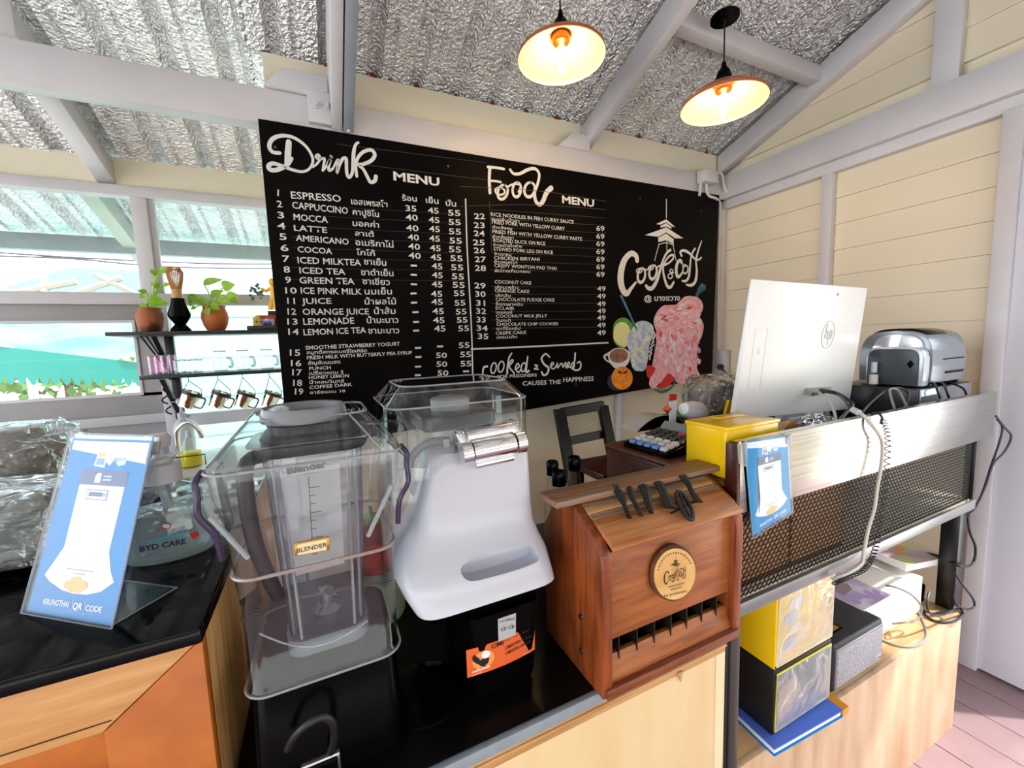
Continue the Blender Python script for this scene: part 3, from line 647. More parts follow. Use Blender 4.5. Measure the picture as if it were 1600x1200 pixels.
for i in range(190):
    a_, b_ = random.uniform(640, 1090), random.uniform(190, 1000)
    if b_ < 280 and a_ < 900: continue
    if b_ > 600 and a_ < 680: continue
    if b_ > 850 and a_ < 850: continue
    wts = (4, 3, 4, .7, .1) if b_ < 640 else ((3, 2, 3, .2, 2) if a_ > 830 else (6, 2, 3, .5, 0))
    c_ = random.choices(PK, wts)[0]; r_ = random.uniform(14, 42)
    tl_ = random.uniform(-.6, .6) if b_ < 500 else random.uniform(1.2, 1.9)
    fig('painted_cream_swirl', c9, ell(a_, b_, r_, r_*random.uniform(.25, .6), tl_, 8)[:-1], pm(*c_), .0014+i*.00001)
for q in ([(540, 870), (630, 900), (590, 980), (555, 1010), (530, 940)], [(650, 1110), (760, 955), (810, 990), (835, 1010), (770, 1080), (700, 1115)]): fig('painted_watermelon', c9, q, pm('watermelon red', 'd8281e'), .004, k=2)
fig('painted_watermelon_rind', c9, [(600, 1115), (700, 1135), (790, 1090), (835, 1020), (825, 1080), (760, 1145), (680, 1165)], pm('rind green', '2f7a52'), .004, k=2)
for i in range(26):
    a_ = 620-i*2.4+random.uniform(-10, 20); b_ = 530+i*11; fig('painted_splash', c9, ell(a_, b_, 7, 14, .4, 6)[:-1], chalk, .0008)

# ================================================================ PENDANT LAMPS
def pendant(px, py, t, rz, label, purl=None):
    c = aT(px, py, t); R = .168
    l = root('pendant_lamp', c, label, 'lamp', 'dish pendant lamps')
    top = V((c.x, c.y, purl if purl else zr(c.y)-.01))
    out = mat('copper lamp enamel', 'b4643c', .35, .3); inn = mat('warm cream enamel', 'f2dcb0', .5)
    prof = [(R, 0), (R-.002, .012), (R*.72, .045), (R*.45, .07), (R*.2, .088), (.03, .095)]
    part('shade', lathe(B(), [(a-.0005, b+.003) for a, b in prof], c, 40, close_ends=False), out, l, flipfix=False)
    part('shade_lining', lathe(B(), [(a-.002, b) for a, b in prof], c, 40, close_ends=False), inn, l, flipfix=False)
    part('socket', lt([(.032, .09), (.034, .1), (.026, .13), (.012, .15), (.008, .17), (0, .17)], c, 20), black, l)
    part('socket_ring', lt([(.03, .055), (.034, .06), (.034, .092), (.026, .092), (.024, .06)], c, 20), mat('brass', '8a4c18', .3, .8), l)
    part('bulb', lt([(0, -.055), (.012, -.05), (.021, -.03), (.024, .01), (.018, .045), (.013, .07)], c, 16), glassm, l)
    part('filament', tb([c+V((math.cos(a)*.007, math.sin(a)*.007, -.03+.005*a/1.6)) for a in [i*.8 for i in range(34)]], .005, 6), mat('glowing filament', 'ffd27a', .5, emit='ffc877', es=60), l)
    part('cord', tb([c+V((0, 0, .165)), top], .0035, 6), cable, l)
    part('ceiling_rose', lt([(.055, 0), (.056, .01), (.045, .02), (0, .022)], top+V((0, 0, -.016)), 24), black, l)
    pl = bpy.data.lights.new('bulb_light', 'POINT'); pl.energy = 1.6; pl.color = (1, .72, .38); pl.shadow_soft_size = .025
    po = bpy.data.objects.new('bulb_light', pl); C.objects.link(po); po.parent = l; po.location = (0, 0, .0)
pendant(877, 92, 1.58, 0, 'copper coloured dish pendant lamp nearer the drink menu, left of the two')
l2 = aT(1130, 165, 1.73)
pendant(1130, 165, 1.73, 0, 'dish pendant lamp hanging from black rose on purlin, right of the two', zr(1.41)-.10)

# conduit box, pipes, outlet
cb = root('conduit_box', aY(1105, 280, D-.09), 'pale grey square junction box in the corner above the menu board', 'junction box')
c = aY(1104, 280, D-.1)
part('box', bx(c.x-.06, c.x+.06, D-.14, D-.075, c.z-.03, c.z+.045, .006), greytrim, cb)
pipe = mat('cream pipe', 'd6d2cc', .4)
A = lambda x, y, d=.1: aY(x, y, D-d)
part('pipe', tb([A(1104, 284), A(1104, 298), A(1108, 306), A(1118, 310), A(1124, 316, .07), A(1125, 330, .06), A(1123, 420, .06), A(1122, 545, .06)], .0085, 10, sm=5), pipe, cb)
part('pipe', tb([A(1095, 286), A(1094, 296), A(1093, 306)], .0085, 10), pipe, cb)
part('pipe', tb([A(1114, 274), A(1124, 270), A(1129, 276), A(1131, 290), A(1136, 300)], .0085, 10, sm=5), pipe, cb)
po = root('wall_outlet', aX(1128, 568, W-.02), 'white wall outlet with a black plug right of the menu board', 'outlet')
oy = aX(1129, 568, W-.03); part('plate', bx(W-.06, W-.012, oy.y-.04, oy.y+.04, oy.z-.07, oy.z+.09, .004), white, po)
part('plug', lt([(.02, 0), (.02, .03), (.01, .04), (.006, .05)], (W-.06, oy.y-.015, oy.z-.02), 12, axm((-1, -.3, 0))), blackm, po)
part('plug_cord', tb([(W-.1, oy.y-.03, oy.z-.02), (W-.14, oy.y-.08, oy.z-.03), (W-.15, oy.y-.15, oy.z-.08), (W-.14, oy.y-.2, oy.z-.2)], .005, 6, sm=5), cable, po)
t = root('conduit_pipe', aY(533, 190, D-.09), 'white conduit pipe bending behind the menu board by the steel rafter', 'pipe')
part('pipe', tb([aY(536, 155, D-.085), aY(537, 175, D-.085), aY(540, 190, D-.085), aY(546, 207, D-.085)], .009, 8, sm=4), pipe, t)

# ================================================================ SHELVES IN THE BAY
YS0, YS1 = 2.44, 2.69
def shelf(pxl, pyl, label, nm):
    a = aY(pxl, pyl, YS0); z = a.z
    s = root('wall_shelf', (a.x, 2.6, z-.02), label, 'shelf', None)
    part('board', bx(a.x, -.14, YS0, YS1, z-.018, z, .003), blackm, s)
    xb_ = aY(258 if nm else 262, 560, 2.6).x
    part('bracket_upright', bx(xb_-.012, xb_+.025, YS1-.03, YS1-.005, z-.24, z-.018, .002), blackm, s)
    part('bracket_arm', prism(B(), [(xb_-.008, YS0+.03, z-.022), (xb_-.008, YS0+.05, z-.022), (xb_-.008, YS1-.02, z-.19), (xb_-.008, YS1-.02, z-.22)], (.02, 0, 0)), blackm, s)
    if not nm:
        for k in range(3): part('hook_loop', tb([V((xb_-.02-.01*(k % 2), YS1-.05, z-.06-.055*k))+V((-.02*math.sin(q), -.015*math.sin(q), -.02*q/1.5)) for q in (0, .8, 1.6, 2.4, 3.1)], .004, 6), blackm, s)
    else:
        for k in range(2): part('brace_rod', tb([(xb_-.03-.02*k, YS0+.05, z-.02), (xb_+.0-.008*k, YS1-.03, z-.2)], .004, 6), blackm, s)
    return z
zU = shelf(163, 519, 'upper black wall shelf holding potted plants and whisk', 1)
zL = shelf(217, 588, 'lower black wall shelf holding glasses and jars, pitchers hung beneath', 0)
YP = 2.56
def px2m(n, Y, x=300, y=520): return (aY(x+n, y, Y)-aY(x, y, Y)).length
def leaf(c, d, L, wd, par, m, curl=.25):
    d = V(d).normalized(); s = d.cross(V((random.uniform(-.3, .3), -1, .5))).normalized(); nrm = s.cross(d).normalized()
    bm = B(); prof = [(0, 0), (.06, .62), (.22, .98), (.42, 1), (.62, .78), (.82, .4), (1, 0)]; ctr = []; le = []; ri = []
    for t, q in prof:
        p = V(c)+d*(L*t)-nrm*(curl*L*t*t)
        ctr.append(bm.verts.new(p)); le.append(bm.verts.new(p+s*wd*.5*q+nrm*wd*.12*q)); ri.append(bm.verts.new(p-s*wd*.5*q+nrm*wd*.12*q))
    for i in range(len(prof)-1):
        bm.faces.new((ctr[i], ctr[i+1], le[i+1], le[i])); bm.faces.new((ctr[i], ri[i], ri[i+1], ctr[i+1]))
    bmesh.ops.remove_doubles(bm, verts=bm.verts, dist=1e-5)
    return part('leaf', bm, m, par, smooth=60, flipfix=False)
def plant(px, wpx, prof, m, label, leaves):
    c = aY(px, 515, YP); c.z = zU; R = px2m(wpx/2, YP)*.87; hs = 1.45
    p = root('potted_plant', c, label, 'potted plant')
    part('pot', lt([(a*R, b*R*hs) for a, b in prof], c, 28), m, p)
    topz = prof[-3][1]*R*hs
    part('soil', lt([(R*.62, 0), (R*.5, .008), (0, .012)], c+V((0, 0, topz-.02)), 16), soil, p)
    org = c+V((0, 0, topz-.01))
    for (lx, ly, ang, L, wd, dy, mm) in leaves:
        q = aY(lx, ly, YP+dy); L = px2m(L, YP)*.9; wd = px2m(wd, YP)*1.1
        part('stem', tb([org+V((random.uniform(-.02, .02), 0, 0)), (org+q)/2+V((0, 0, .015)), q], .003, 5, sm=4), leafm2, p)
        a = math.radians(ang); leaf(q, (math.cos(a), -.25, math.sin(a)), L, wd, p, leafm2 if mm else leafm)
    return p
potp = [(.5, 0), (.62, .03), (.86, .35), (1, .75), (.97, 1.05), (.82, 1.32), (.8, 1.42), (.88, 1.52), (.8, 1.52), (.72, 1.35), (0, 1.34)]
plant(237, 48, [(.6, 0), (.7, .04), (.92, .45), (1, .85), (.96, 1.1), (.84, 1.3), (.82, 1.36), (.9, 1.46), (.82, 1.46), (.74, 1.3), (0, 1.3)], terra2, 'smaller stained clay pot with climbing pothos, left end of upper shelf', [
    (250, 424, 15, 26, 14, 0, 1), (246, 428, 140, 14, 12, -.02, 1), (256, 446, 20, 12, 9, 0, 1), (250, 448, 150, 16, 11, 0, 0), (229, 457, 160, 14, 9, -.02, 0), (232, 472, 0, 30, 22, -.04, 0), (225, 466, 110, 12, 8, 0, 0), (226, 476, 200, 10, 8, -.03, 0)])
plant(338, 51, potp, terra, 'larger orange clay pot with bushy pothos on upper shelf', [
    (318, 443, 20, 36, 14, 0, 1), (348, 450, 25, 24, 22, 0, 1), (305, 460, 235, 22, 14, -.02, 0), (330, 462, 30, 26, 14, 0, 0), (354, 462, 10, 22, 14, -.03, 1), (340, 468, -10, 24, 14, -.05, 1), (310, 466, -60, 18, 16, -.04, 0), (330, 476, -35, 18, 14, -.06, 0), (322, 482, -75, 14, 10, -.07, 0), (306, 480, 200, 10, 8, -.05, 0), (300, 474, 230, 8, 6, -.04, 0), (360, 468, -20, 14, 12, -.02, 0)])
wx = aY(283, 515, YP-.04); wx.z = zU
t = root('whisk_holder', wx, 'glossy black waisted whisk holder between the two clay pots', 'holder')
part('holder', lt([(.04, 0), (.042, .01), (.022, .035), (.044, .07), (.046, .085), (.028, .14), (.026, .16), (.022, .16), (.02, .1), (0, .09)], wx, 24), black, t)
t = root('bamboo_whisk', wx+V((0, 0, .12)), 'bamboo tea whisk standing in the black holder on upper shelf', 'whisk')
part('handle', lt([(.02, .1), (.021, .2), (.019, .205), (0, .205)], wx, 16), bamboo, t)
bm = B()
for k in range(26):
    a = k*2*PI/26; r0 = .018; tube(bm, [wx+V((r0*math.cos(a), r0*math.sin(a), .2)), wx+V((.028*math.cos(a), .028*math.sin(a), .25)), wx+V((.032*math.cos(a), .032*math.sin(a), .285)), wx+V((.022*math.cos(a), .022*math.sin(a), .305))], .0028, 4)
part('tines', bm, mat('tan tines', 'b9793e', .6), t)
ty = aY(415, 508, YP); ty.z = zU
t = root('black_tray', (ty.x, YP-.03, zU), 'thin black tray under the toy house on upper shelf', 'tray')
part('tray', bx(aY(386, 508, YP-.08).x, -.15, YP-.1, YP+.08, zU, zU+.022, .004), blackm, t)
zt_ = zU+.022
def X_(px, Y=YP): return aY(px, 490, Y).x
t = root('toy_house', (X_(410), YP, zt_), 'miniature toy house with red roof and yellow gable on black tray', 'toy house')
x0, x1, x2 = X_(395), X_(408), X_(428)
hz = px2m(22, YP)
part('gable_wall', prism(B(), [(x0, YP-.03, zt_), (x1, YP-.03, zt_), (x1, YP-.03, zt_+hz*.7), ((x0+x1)/2, YP-.03, zt_+hz), (x0, YP-.03, zt_+hz*.7)], (0, .06, 0)), mat('toy yellow', 'e0c060', .5), t)
part('wall', bx(x1, x2, YP-.028, YP+.02, zt_, zt_+hz*.66), mat('toy pink', 'e8a0a8', .5), t)
part('roof', prism(B(), [(x1-.02, YP-.035, zt_+hz*.66), (x1-.02, YP, zt_+hz*1.02), (x1-.02, YP+.03, zt_+hz*.66)], (x2-x1+.025, 0, 0)), mat('toy roof', 'b8432a', .5), t)
for k in range(2): part('window', bx(x0+.012+.02*k, x0+.022+.02*k, YP-.033, YP-.029, zt_+hz*.3, zt_+hz*.5), mat('toy brown', '7a5a3a', .5), t)
part('door', bx(x1+.012, x1+.028, YP-.032, YP-.027, zt_, zt_+hz*.4), navy, t)
t = root('toy_car', (X_(418), YP-.06, zt_), 'tiny blue and white toy vehicle in front of the toy house', 'toy car')
part('body', bx(X_(413), X_(425), YP-.08, YP-.05, zt_+.006, zt_+.024, .004), mat('toy blue', '4a78c8', .4), t)
for k in range(2): part('wheel', lt([(.008, 0), (.008, .005)], (X_(415+8*k), YP-.084, zt_+.008), 10, axm((0, 1, 0))), blackm, t)
part('cabin', bx(X_(415), X_(421), YP-.075, YP-.055, zt_+.024, zt_+.036, .004), white, t)
t = root('yellow_figurine', (X_(428), YP+.03, zt_), 'small yellow jointed toy figure holding a grey tuft, beside the board edge', 'toy')
yf = mat('toy yellow gloss', 'f0b818', .3); Yf_ = YP+.03
Q = lambda x, y: aY(x, y, Yf_)
part('pedestal', bx(X_(418), X_(434), YP+.01, YP+.06, zt_, Q(426, 486).z, .003), blackm, t)
part('leg', tb([Q(422, 484), Q(424, 474), Q(426, 464)], .011, 8), yf, t); part('leg', tb([Q(430, 484), Q(430, 474), Q(427, 464)], .011, 8), yf, t)
part('torso', tb([Q(427, 466), Q(427, 455), Q(425, 446)], .016, 8), yf, t); part('head', lt([(0, -.018), (.016, -.01), (.018, .004), (.01, .018), (0, .022)], Q(425, 441), 10), yf, t)
part('arm', tb([Q(425, 449), Q(416, 455), Q(408, 451)], .009, 8), yf, t)
bm = B()
for k in range(24):
    p = Q(400, 456)+V((random.gauss(0, .018), random.gauss(0, .012), random.gauss(0, .02))); lathe(bm, [(0, -.01), (.01, 0), (0, .01)], p, 5)
o = part('grey_tuft', bm, mat('grey tuft', '7c8486', .6, vary=.4, scale=60), t); o['kind'] = 'stuff'

# glasses and jars on the lower shelf
YG = 2.5
def glass(px, hpx, wpx, Y, cat, label, group, handle=False, mm=glassm, src=None):
    c = aY(px, 580, Y); c.z = zL
    g = root('glass_jar' if handle else 'drinking_glass', c, label, cat, group)
    h = px2m(hpx, Y)*1.12; r = px2m(wpx/2, Y)*.87
    if handle:
        part('body', lt([(r*.9, 0), (r, .01), (r, h*.7), (r*.8, h*.85), (r*.8, h), (r*.74, h), (r*.74, h*.85), (r*.93, h*.68), (r*.93, .015), (0, .012)], c, 20, close_ends=False), mm, g)
        part('rim', tb([c+V((r*.8*math.cos(a), r*.8*math.sin(a), h)) for a in [i*PI/8 for i in range(16)]], .004, 6, closed=True), rim, g)
        part('handle', tb([c+V((r*.95, 0, h*.65)), c+V((r*1.5, 0, h*.6)), c+V((r*1.6, 0, h*.25)), c+V((r*1.1, 0, .02))], .007, 8, sm=5), rim, g)
        part('base', lt([(r*.92, .001), (r*.92, .008), (0, .008)], c, 20), rim, g)
    else:
        part('body', lt([(r*.8, 0), (r*.85, .004), (r, h), (r*.93, h), (r*.78, .012), (0, .012)], c, 18, close_ends=False), mm, g)
        part('rim', tb([c+V((r*.97*math.cos(a), r*.97*math.sin(a), h)) for a in [i*PI/8 for i in range(16)]], .003, 6, closed=True), rim, g)
        part('base', lt([(r*.8, .001), (r*.8, .009), (0, .009)], c, 18), rim, g)
pinkg = clear('pink tinted glass', tint=(.98, .86, .93), refl=1.2, edge=.5)
for i, (px, dy) in enumerate(((239, 0), (249, .07), (259, 0), (271, .06))): glass(px, 31, 13, YG+dy, 'glass', 'tall pink tinted tumbler at left end of lower shelf, '+('outermost left', 'second from left', 'third from left', 'last, touching the short ones')[i], 'tall tumblers on the lower shelf', mm=pinkg)
for i, (px, dy) in enumerate(((277, 0), (287, .06), (295, 0), (305, .05), (313, 0))): glass(px, 22, 12, YG+dy, 'glass', 'short clear tumbler on lower shelf, '+('beside the tall pink ones', 'second after the pink ones', 'middle of the five short', 'fourth of the short row', 'nearest the mason jars')[i], 'short tumblers on the lower shelf')
for px, l_ in ((346, 'clear mason jar mug with handle, nearest the short tumblers'), (382, 'clear mason jar mug with handle, middle of the three'), (419, 'clear mason jar mug with handle, nearest the menu board')): glass(px, 35, 27, YG+.02, 'jar', l_, 'mason jar mugs on the lower shelf', True)
# milk pitchers hung under the lower shelf
for i, px in enumerate((299, 345, 384, 426)):
    c = aY(px-3, 624, 2.5); r = px2m(17.5, 2.5)*.9; h = px2m(31, 2.5)
    g = root('milk_pitcher', c, 'tilted stainless milk pitcher hanging under lower shelf, '+('leftmost', 'second from left', 'third from left', 'rightmost beside the board')[i], 'pitcher', 'milk pitchers hung under the shelf')
    mxr = Matrix.Rotation(math.radians(-28), 3, 'Y').to_4x4().to_3x3()
    mxr = Matrix.Rotation(math.radians(205), 3, 'Y')
    part('body', lt([(r*1.02, -h*.5), (r*1.02, -h*.45), (r*.92, 0), (r*.8, h*.38), (r*.85, h*.5), (r*.78, h*.5), (r*.75, h*.38), (r*.95, -h*.42), (0, -h*.42)], c, 24, mxr, close_ends=False), mat('polished steel', 'dcd8d0', .07, 1, vary=.05), g)
    part('base_band', lt([(r*1.03, -h*.5), (r*1.04, -h*.28), (r*1.0, -h*.28)], c, 24, mxr, close_ends=False), blackm, g)
    pa = [mxr @ V(q) for q in ((-r*.9, 0, -h*.25), (-r*1.5, 0, -h*.25), (-r*1.5, 0, h*.3), (-r*.8, 0, h*.35))]
    part('handle', tb([c+q for q in pa], .005, 6, sm=4), mat('polished steel', 'dcd8d0'), g)
    hk = aY(px-5, 590, 2.5); hk.z = zL-.018
    part('wire_hook', tb([hk, hk-V((0, 0, .02)), c+V((-r*.5, 0, h*.55)), c+V((r*.1, 0, h*.45))], .0018, 5), mat('hook wire', '3a3a40', .3, .8), g)
    part('wire_hook', tb([hk-V((0, 0, .018)), c+V((r*1.3, 0, h*.55)), c+V((r*1.25, 0, -.0))], .0018, 5), mat('hook wire', '3a3a40'), g)

# ================================================================ BACK COUNTER under the window: soap bottles, tap
ZB = .98
bc = root('back_counter', (-1.2, 2.4, 0), 'long grey back counter under the bay window', 'counter')
part('top', bx(-3.1, -.14, 2.12, 2.67, ZB-.04, ZB, .004), mat('worn white counter', 'd9d4cc', .35, scale=3, vary=.1), bc)
part('body', bx(-3.08, -.14, 2.16, 2.66, 0, ZB-.04), greywall, bc)
YK = 2.45
t = root('sink_tap', aY(283, 760, YK), 'chrome gooseneck tap behind the sanitizer pump', 'tap')
a = aY(277, 690, YK); x0 = a.x
part('spout', tb([(x0, YK, ZB), (x0, YK, aY(277, 680, YK).z), aY(281, 668, YK), aY(294, 660, YK), aY(308, 668, YK), aY(317, 684, YK)], .011, 10, sm=5), chrome, t)
part('base', lt([(.03, 0), (.03, .02), (.014, .03)], (x0, YK, ZB), 16), chrome, t)
def pump_bottle(name, c, r, h, m, label, cat, liq=None, lm=None, pm_=white, s=1.0):
    g = root(name, c, label, cat)
    part('body', lt([(r*.9, 0), (r, .01), (r, h*.7), (r*.8, h*.85), (r*.35, h*.95), (r*.35, h), (0, h)], c, 24), m, g)
    if liq: part('liquid', lt([(r*.86, .005), (r*.94, .012), (r*.94, h*liq), (0, h*liq)], c, 20), lm, g)
    part('collar', lt([(r*.42, h), (r*.42, h+.02*s), (r*.2, h+.025*s), (r*.14, h+.03*s), (r*.14, h+.07*s), (0, h+.07*s)], c, 16), pm_, g)
    part('pump_head', lt([(r*.14, h+.07*s), (r*.4, h+.072*s), (r*.42, h+.095*s), (r*.2, h+.1*s), (0, h+.1*s)], c, 16), pm_, g)
    part('nozzle', bx(c.x-r*.9, c.x, c.y-.008, c.y+.008, c.z+h+.078*s, c.z+h+.094*s, .003), pm_, g)
    return g
c = aY(290, 700, 2.6); c.z = ZB
pump_bottle('lotion_bottle', c, .045, aY(290, 645, 2.6).z-ZB-.02, mat('translucent white', 'e4ecec', .3, trans=.3), 'slim white pump bottle on back counter behind the tap', 'bottle')
YQ = 2.3
c = aY(302, 742, YQ); c.z = ZB
g = root('dish_soap_bottle', c, 'clear bottle of bright yellow dish soap on back counter', 'bottle')
r = px2m(18, YQ, 300, 700); h = aY(302, 682, YQ).z-ZB; hy = aY(302, 705, YQ).z-ZB
part('body', lt([(r*.9, 0), (r, .01), (r, h*.6), (r*.5, h*.9), (r*.3, h), (0, h)], c, 20), glassm, g)
part('yellow_soap', lt([(r*.85, .004), (r*.95, .014), (r*.95, hy), (0, hy)], c, 20), mat('yellow soap', 'f2e21a', .3), g)
part('cap', lt([(r*.32, h), (r*.3, h+.03), (0, h+.035)], c, 12), white, g)
part('wire_rack', tb([c+V((-r*1.3, -.06, .0)), c+V((-r*1.3, -.06, .06)), c+V((r*1.5, -.06, .06)), c+V((r*1.5, -.06, .0))], .003, 5), blackm, g)
# crate boxes behind the bags at the far left
def pick(px, py, Y): return aY(px, py, Y)
YZ = 2.2
t = root('white_carton', (pick(60, 740, YZ).x, YZ, ZB), 'white printed carton behind the crinkled bag on back counter', 'carton')
a = pick(48, 780, YZ); b = pick(84, 700, YZ)
part('carton', bx(a.x, b.x, YZ, YZ+.2, ZB, b.z, .003), whitem, t)
part('flap', prism(B(), [(b.x-.003, YZ, b.z-.004), (b.x+.05, YZ, b.z-.14), (b.x+.052, YZ, b.z-.14), (b.x, YZ, b.z)], (0, .2, 0)), whitem, t)
part('brown_base', bx(a.x-.01, b.x+.01, YZ-.012, YZ+.0, ZB, ZB+.03), woodD, t)
t = root('tan_basket', (pick(30, 760, 2.0).x, 2.16, ZB), 'rounded tan basket half hidden by the upper crinkled bag', 'basket')
c = aZ(30, 782, ZB); c.x -= .1; c.y = min(c.y, 2.05) if False else c.y; c.z = ZB
part('basket', lt([(.08, 0), (.12, .06), (.13, .16), (.12, .16), (.11, .06), (0, .01)], c, 28), mat('tan wicker', 'd8b583', .6, bump=.3, scale=40), t)
part('dark_foot', lt([(.085, 0), (.085, .012)], c+V((0, 0, -.0)), 28), woodD, t)

# ================================================================ LEFT COUNTER
ZL = 1.139; YL = .65
a = aY(303, 975, YL); XL = -.172
lc = root('left_counter', (-.9, .9, 0), 'tall orange wooden counter with glossy black top at lower left', 'counter')
part('top', bx(-1.9, XL+.004, YL-.015, 1.45, ZL-.022, ZL, .004), counterblk, lc)
zt0 = ZL-.022; pin = aY(160, 1145, YL); zin = pin.z; xin = pin.x
part('top_rail', prism(B(), [(-1.9, YL, zin), (xin, YL, zin), (XL, YL, zt0), (-1.9, YL, zt0)], (0, .022, 0), .0015), woodL, lc)
part('right_stile', prism(B(), [(XL-.0005, YL, 0), (XL, YL, zt0-.001), (xin+.001, YL, zin-.001), (xin+.001, YL, 0)], (0, .022, 0), .0012), doorwood, lc)
part('inner_panel', bx(-1.9, xin, YL+.006, YL+.02, 0, zin-.001), doorwood, lc)
part('rail_groove', prism(B(), [(-1.2, YL-.0006, zin+.006), (xin+.01, YL-.0006, zin+.012), (xin+.01, YL-.0006, zin+.0135), (-1.2, YL-.0006, zin+.009)], (0, .002, 0)), woodD, lc)
part('side_panel', bx(XL-.02, XL, YL+.022, 1.45, 0, zt0, .002), mat('light side timber', 'd9ab70', .35, col2='b5793c', scale=5, stretch=(12, 12, 1.2), bump=.1, contrast=(.35, .75)), lc)
# QR card in an L-shaped acrylic stand
def flat_card(nm, P00, P10, P01, th, label, cat, main, acr=True):
    """P00 lower left, P10 lower right, P01 upper left; returns mapping"""
    P00, P10, P01 = V(P00), V(P10), V(P01); ex, ey = P10-P00, P01-P00; n = ex.cross(ey).normalized()
    if n.y > 0: n = -n
    def S(u, v, d=0): return P00+ex*u+ey*v+n*d
    return S, n, ex, ey
p00, p10 = aZ(42, 955, ZL+.001), aZ(175, 978, ZL+.001)
d1, d2 = ray(115, 685), ray(238, 688); w_ = p10-p00
# top edge parallel to the bottom edge: least squares for the two depths
A11, A12, A22 = d1.dot(d1), -d1.dot(d2), d2.dot(d2); b1, b2 = -d1.dot(w_), d2.dot(w_)
det = A11*A22-A12*A12; t1 = (A22*b1-A12*b2)/det; t2 = (A11*b2-A12*b1)/det
q00, q10 = O+d1*t1, O+d2*t2
p01 = (q00+(q10-w_))/2
def qr_card(nm, S, n, label, bg_, stand=None, capt='KRUNGTHAI  QR  CODE'):
    g = root(nm, S(.5, 0), label, 'sign')
    hexa(bm := B(), [S(.0, .0), S(1, .0), S(1, .0, -.0025), S(.0, .0, -.0025), S(.0, 1), S(1, 1), S(1, 1, -.0025), S(0, 1, -.0025)])
    part('card', bm, bg_, g, smooth=0)
    def quad(nm2, u0, u1, v0, v1, m, d=.0005, pts=None):
        pts = pts or [(u0, v0), (u1, v0), (u1, v1), (u0, v1)]
        return part(nm2, poly(B(), [S(u, v, d) for u, v in pts]), m, g, smooth=0, flipfix=False)
    quad('painted_glare', 0, 0, 0, 0, mat('pale painted glare', 'dbe6f4', .4), .0004, [(.02, .93), (.98, .86), (.98, .985), (.02, .985)])  # glare on the card, put into its colour as a pale strip
    quad('white_panel', 0, 0, 0, 0, mat('white print', 'eeeef4', .45), .0005, [(.24, .80), (.25, .36), (.16, .26), (.10, .20), (.18, .17), (.35, .135), (.5, .125), (.65, .13), (.8, .155), (.92, .21), (.86, .26), (.79, .36), (.80, .80)])
    quad('navy_band', .23, .81, .72, .81, navy, .0007)
    quad('bank_logo', 0, 0, 0, 0, mat('white print', 'eeeef4'), .0009, [(.42, .735), (.49, .735), (.49, .79), (.45, .795), (.42, .775)])
    for k in range(2): quad('small_print', .52, .62, .75+.02*k, .76+.02*k, mat('pale blue print', '9fb2d8', .5), .0009)
    quad('badge_frame', .36, .62, .635, .695, navy, .0007); quad('badge_white', .37, .61, .64, .69, mat('white print', 'eeeef4'), .0009); quad('badge_text', .39, .56, .655, .68, navy, .0011); quad('badge_text', .565, .6, .655, .675, mat('mid blue', '5f8fd0', .5), .0011)
    for k in range(2): quad('small_print', .35+.08*k, .67-.08*k, .245-.02*k, .252-.02*k, mat('grey print', '9a9aa4', .5), .0009)
    for cu, cv, rr in ((.42, .165, .06), (.5, .185, .075), (.58, .172, .065), (.47, .155, .06), (.54, .155, .06)):
        part('gold_coins', poly(B(), [S(cu+rr*math.cos(q*PI/5), cv+rr*.42*math.sin(q*PI/5), .0009+cu*.0004) for q in range(10)]), goldp, g, smooth=0, flipfix=False)
    for pts in ([(.36, .835), (.5, .825), (.5, .92), (.38, .93)], [(.50, .86), (.56, .84), (.60, .88), (.66, .84), (.74, .85), (.76, .91), (.68, .925), (.6, .915), (.5, .9)]): quad('app_logo', 0, 0, 0, 0, mat('logo outline', 'cfe2f2', .4), .0006, pts)
    quad('app_logo', .385, .48, .84, .88, mat('mid blue', '5f8fd0'), .0009); quad('app_logo', .39, .47, .885, .915, goldp, .0009)
    text('go', S(.6, .868, .0011), S(.74, .872, .0011), (S(0, .03)-S(0, 0)).length, n, mat('mid blue', '5f8fd0'), g)
    text(capt.split('  ')[0], S(.18, .052, .0005), S(.48, .056, .0005), (S(0, .03)-S(0, 0)).length, n, whitem, g, bold=.015)
    text('QR', S(.53, .05, .0005), S(.64, .053, .0005), (S(0, .035)-S(0, 0)).length, n, whitem, g, bold=.015)
    text('CODE', S(.68, .052, .0005), S(.86, .056, .0005), (S(0, .03)-S(0, 0)).length, n, whitem, g, bold=.015)
    for a_, b_ in (((.51, .095), (.51, .075)), ((.66, .095), (.66, .075)), ((.51, .03), (.51, .045)), ((.66, .03), (.66, .045))): part('bracket_mark', tb([S(*a_, .0005), S(*b_, .0005)], .0004, 4), white, g)
    return g
S, n, ex, ey = flat_card('', p00, p10, p01, 0, '', '', 0)
g = qr_card('payment_sign', S, n, 'blue payment card in a clear acrylic stand on black counter', blue)
hexa(bm := B(), [S(-.03, -.01, .004), S(1.03, -.01, .004), S(1.03, -.01, .002), S(-.03, -.01, .002), S(-.03, 1.03, .004), S(1.03, 1.03, .004), S(1.03, 1.03, .002), S(-.03, 1.03, .002)])
part('clear_cover', bm, clear('clear acrylic sheet', tint=(.995, .998, 1), refl=.35, edge=.8), g)
hexa(bm := B(), [S(-.03, -.01, -.004), S(1.03, -.01, -.004), S(1.03, -.01, -.006), S(-.03, -.01, -.006), S(-.03, 1.03, -.004), S(1.03, 1.03, -.004), S(1.03, 1.03, -.006), S(-.03, 1.03, -.006)])
part('clear_back', bm, glassm, g)
part('edge', tb([S(-.03, -.01, .003), S(-.03, 1.03, .003), S(1.03, 1.03, .003), S(1.03, -.01, .003), S(-.03, -.01, .003)], .0014, 5), rim, g)
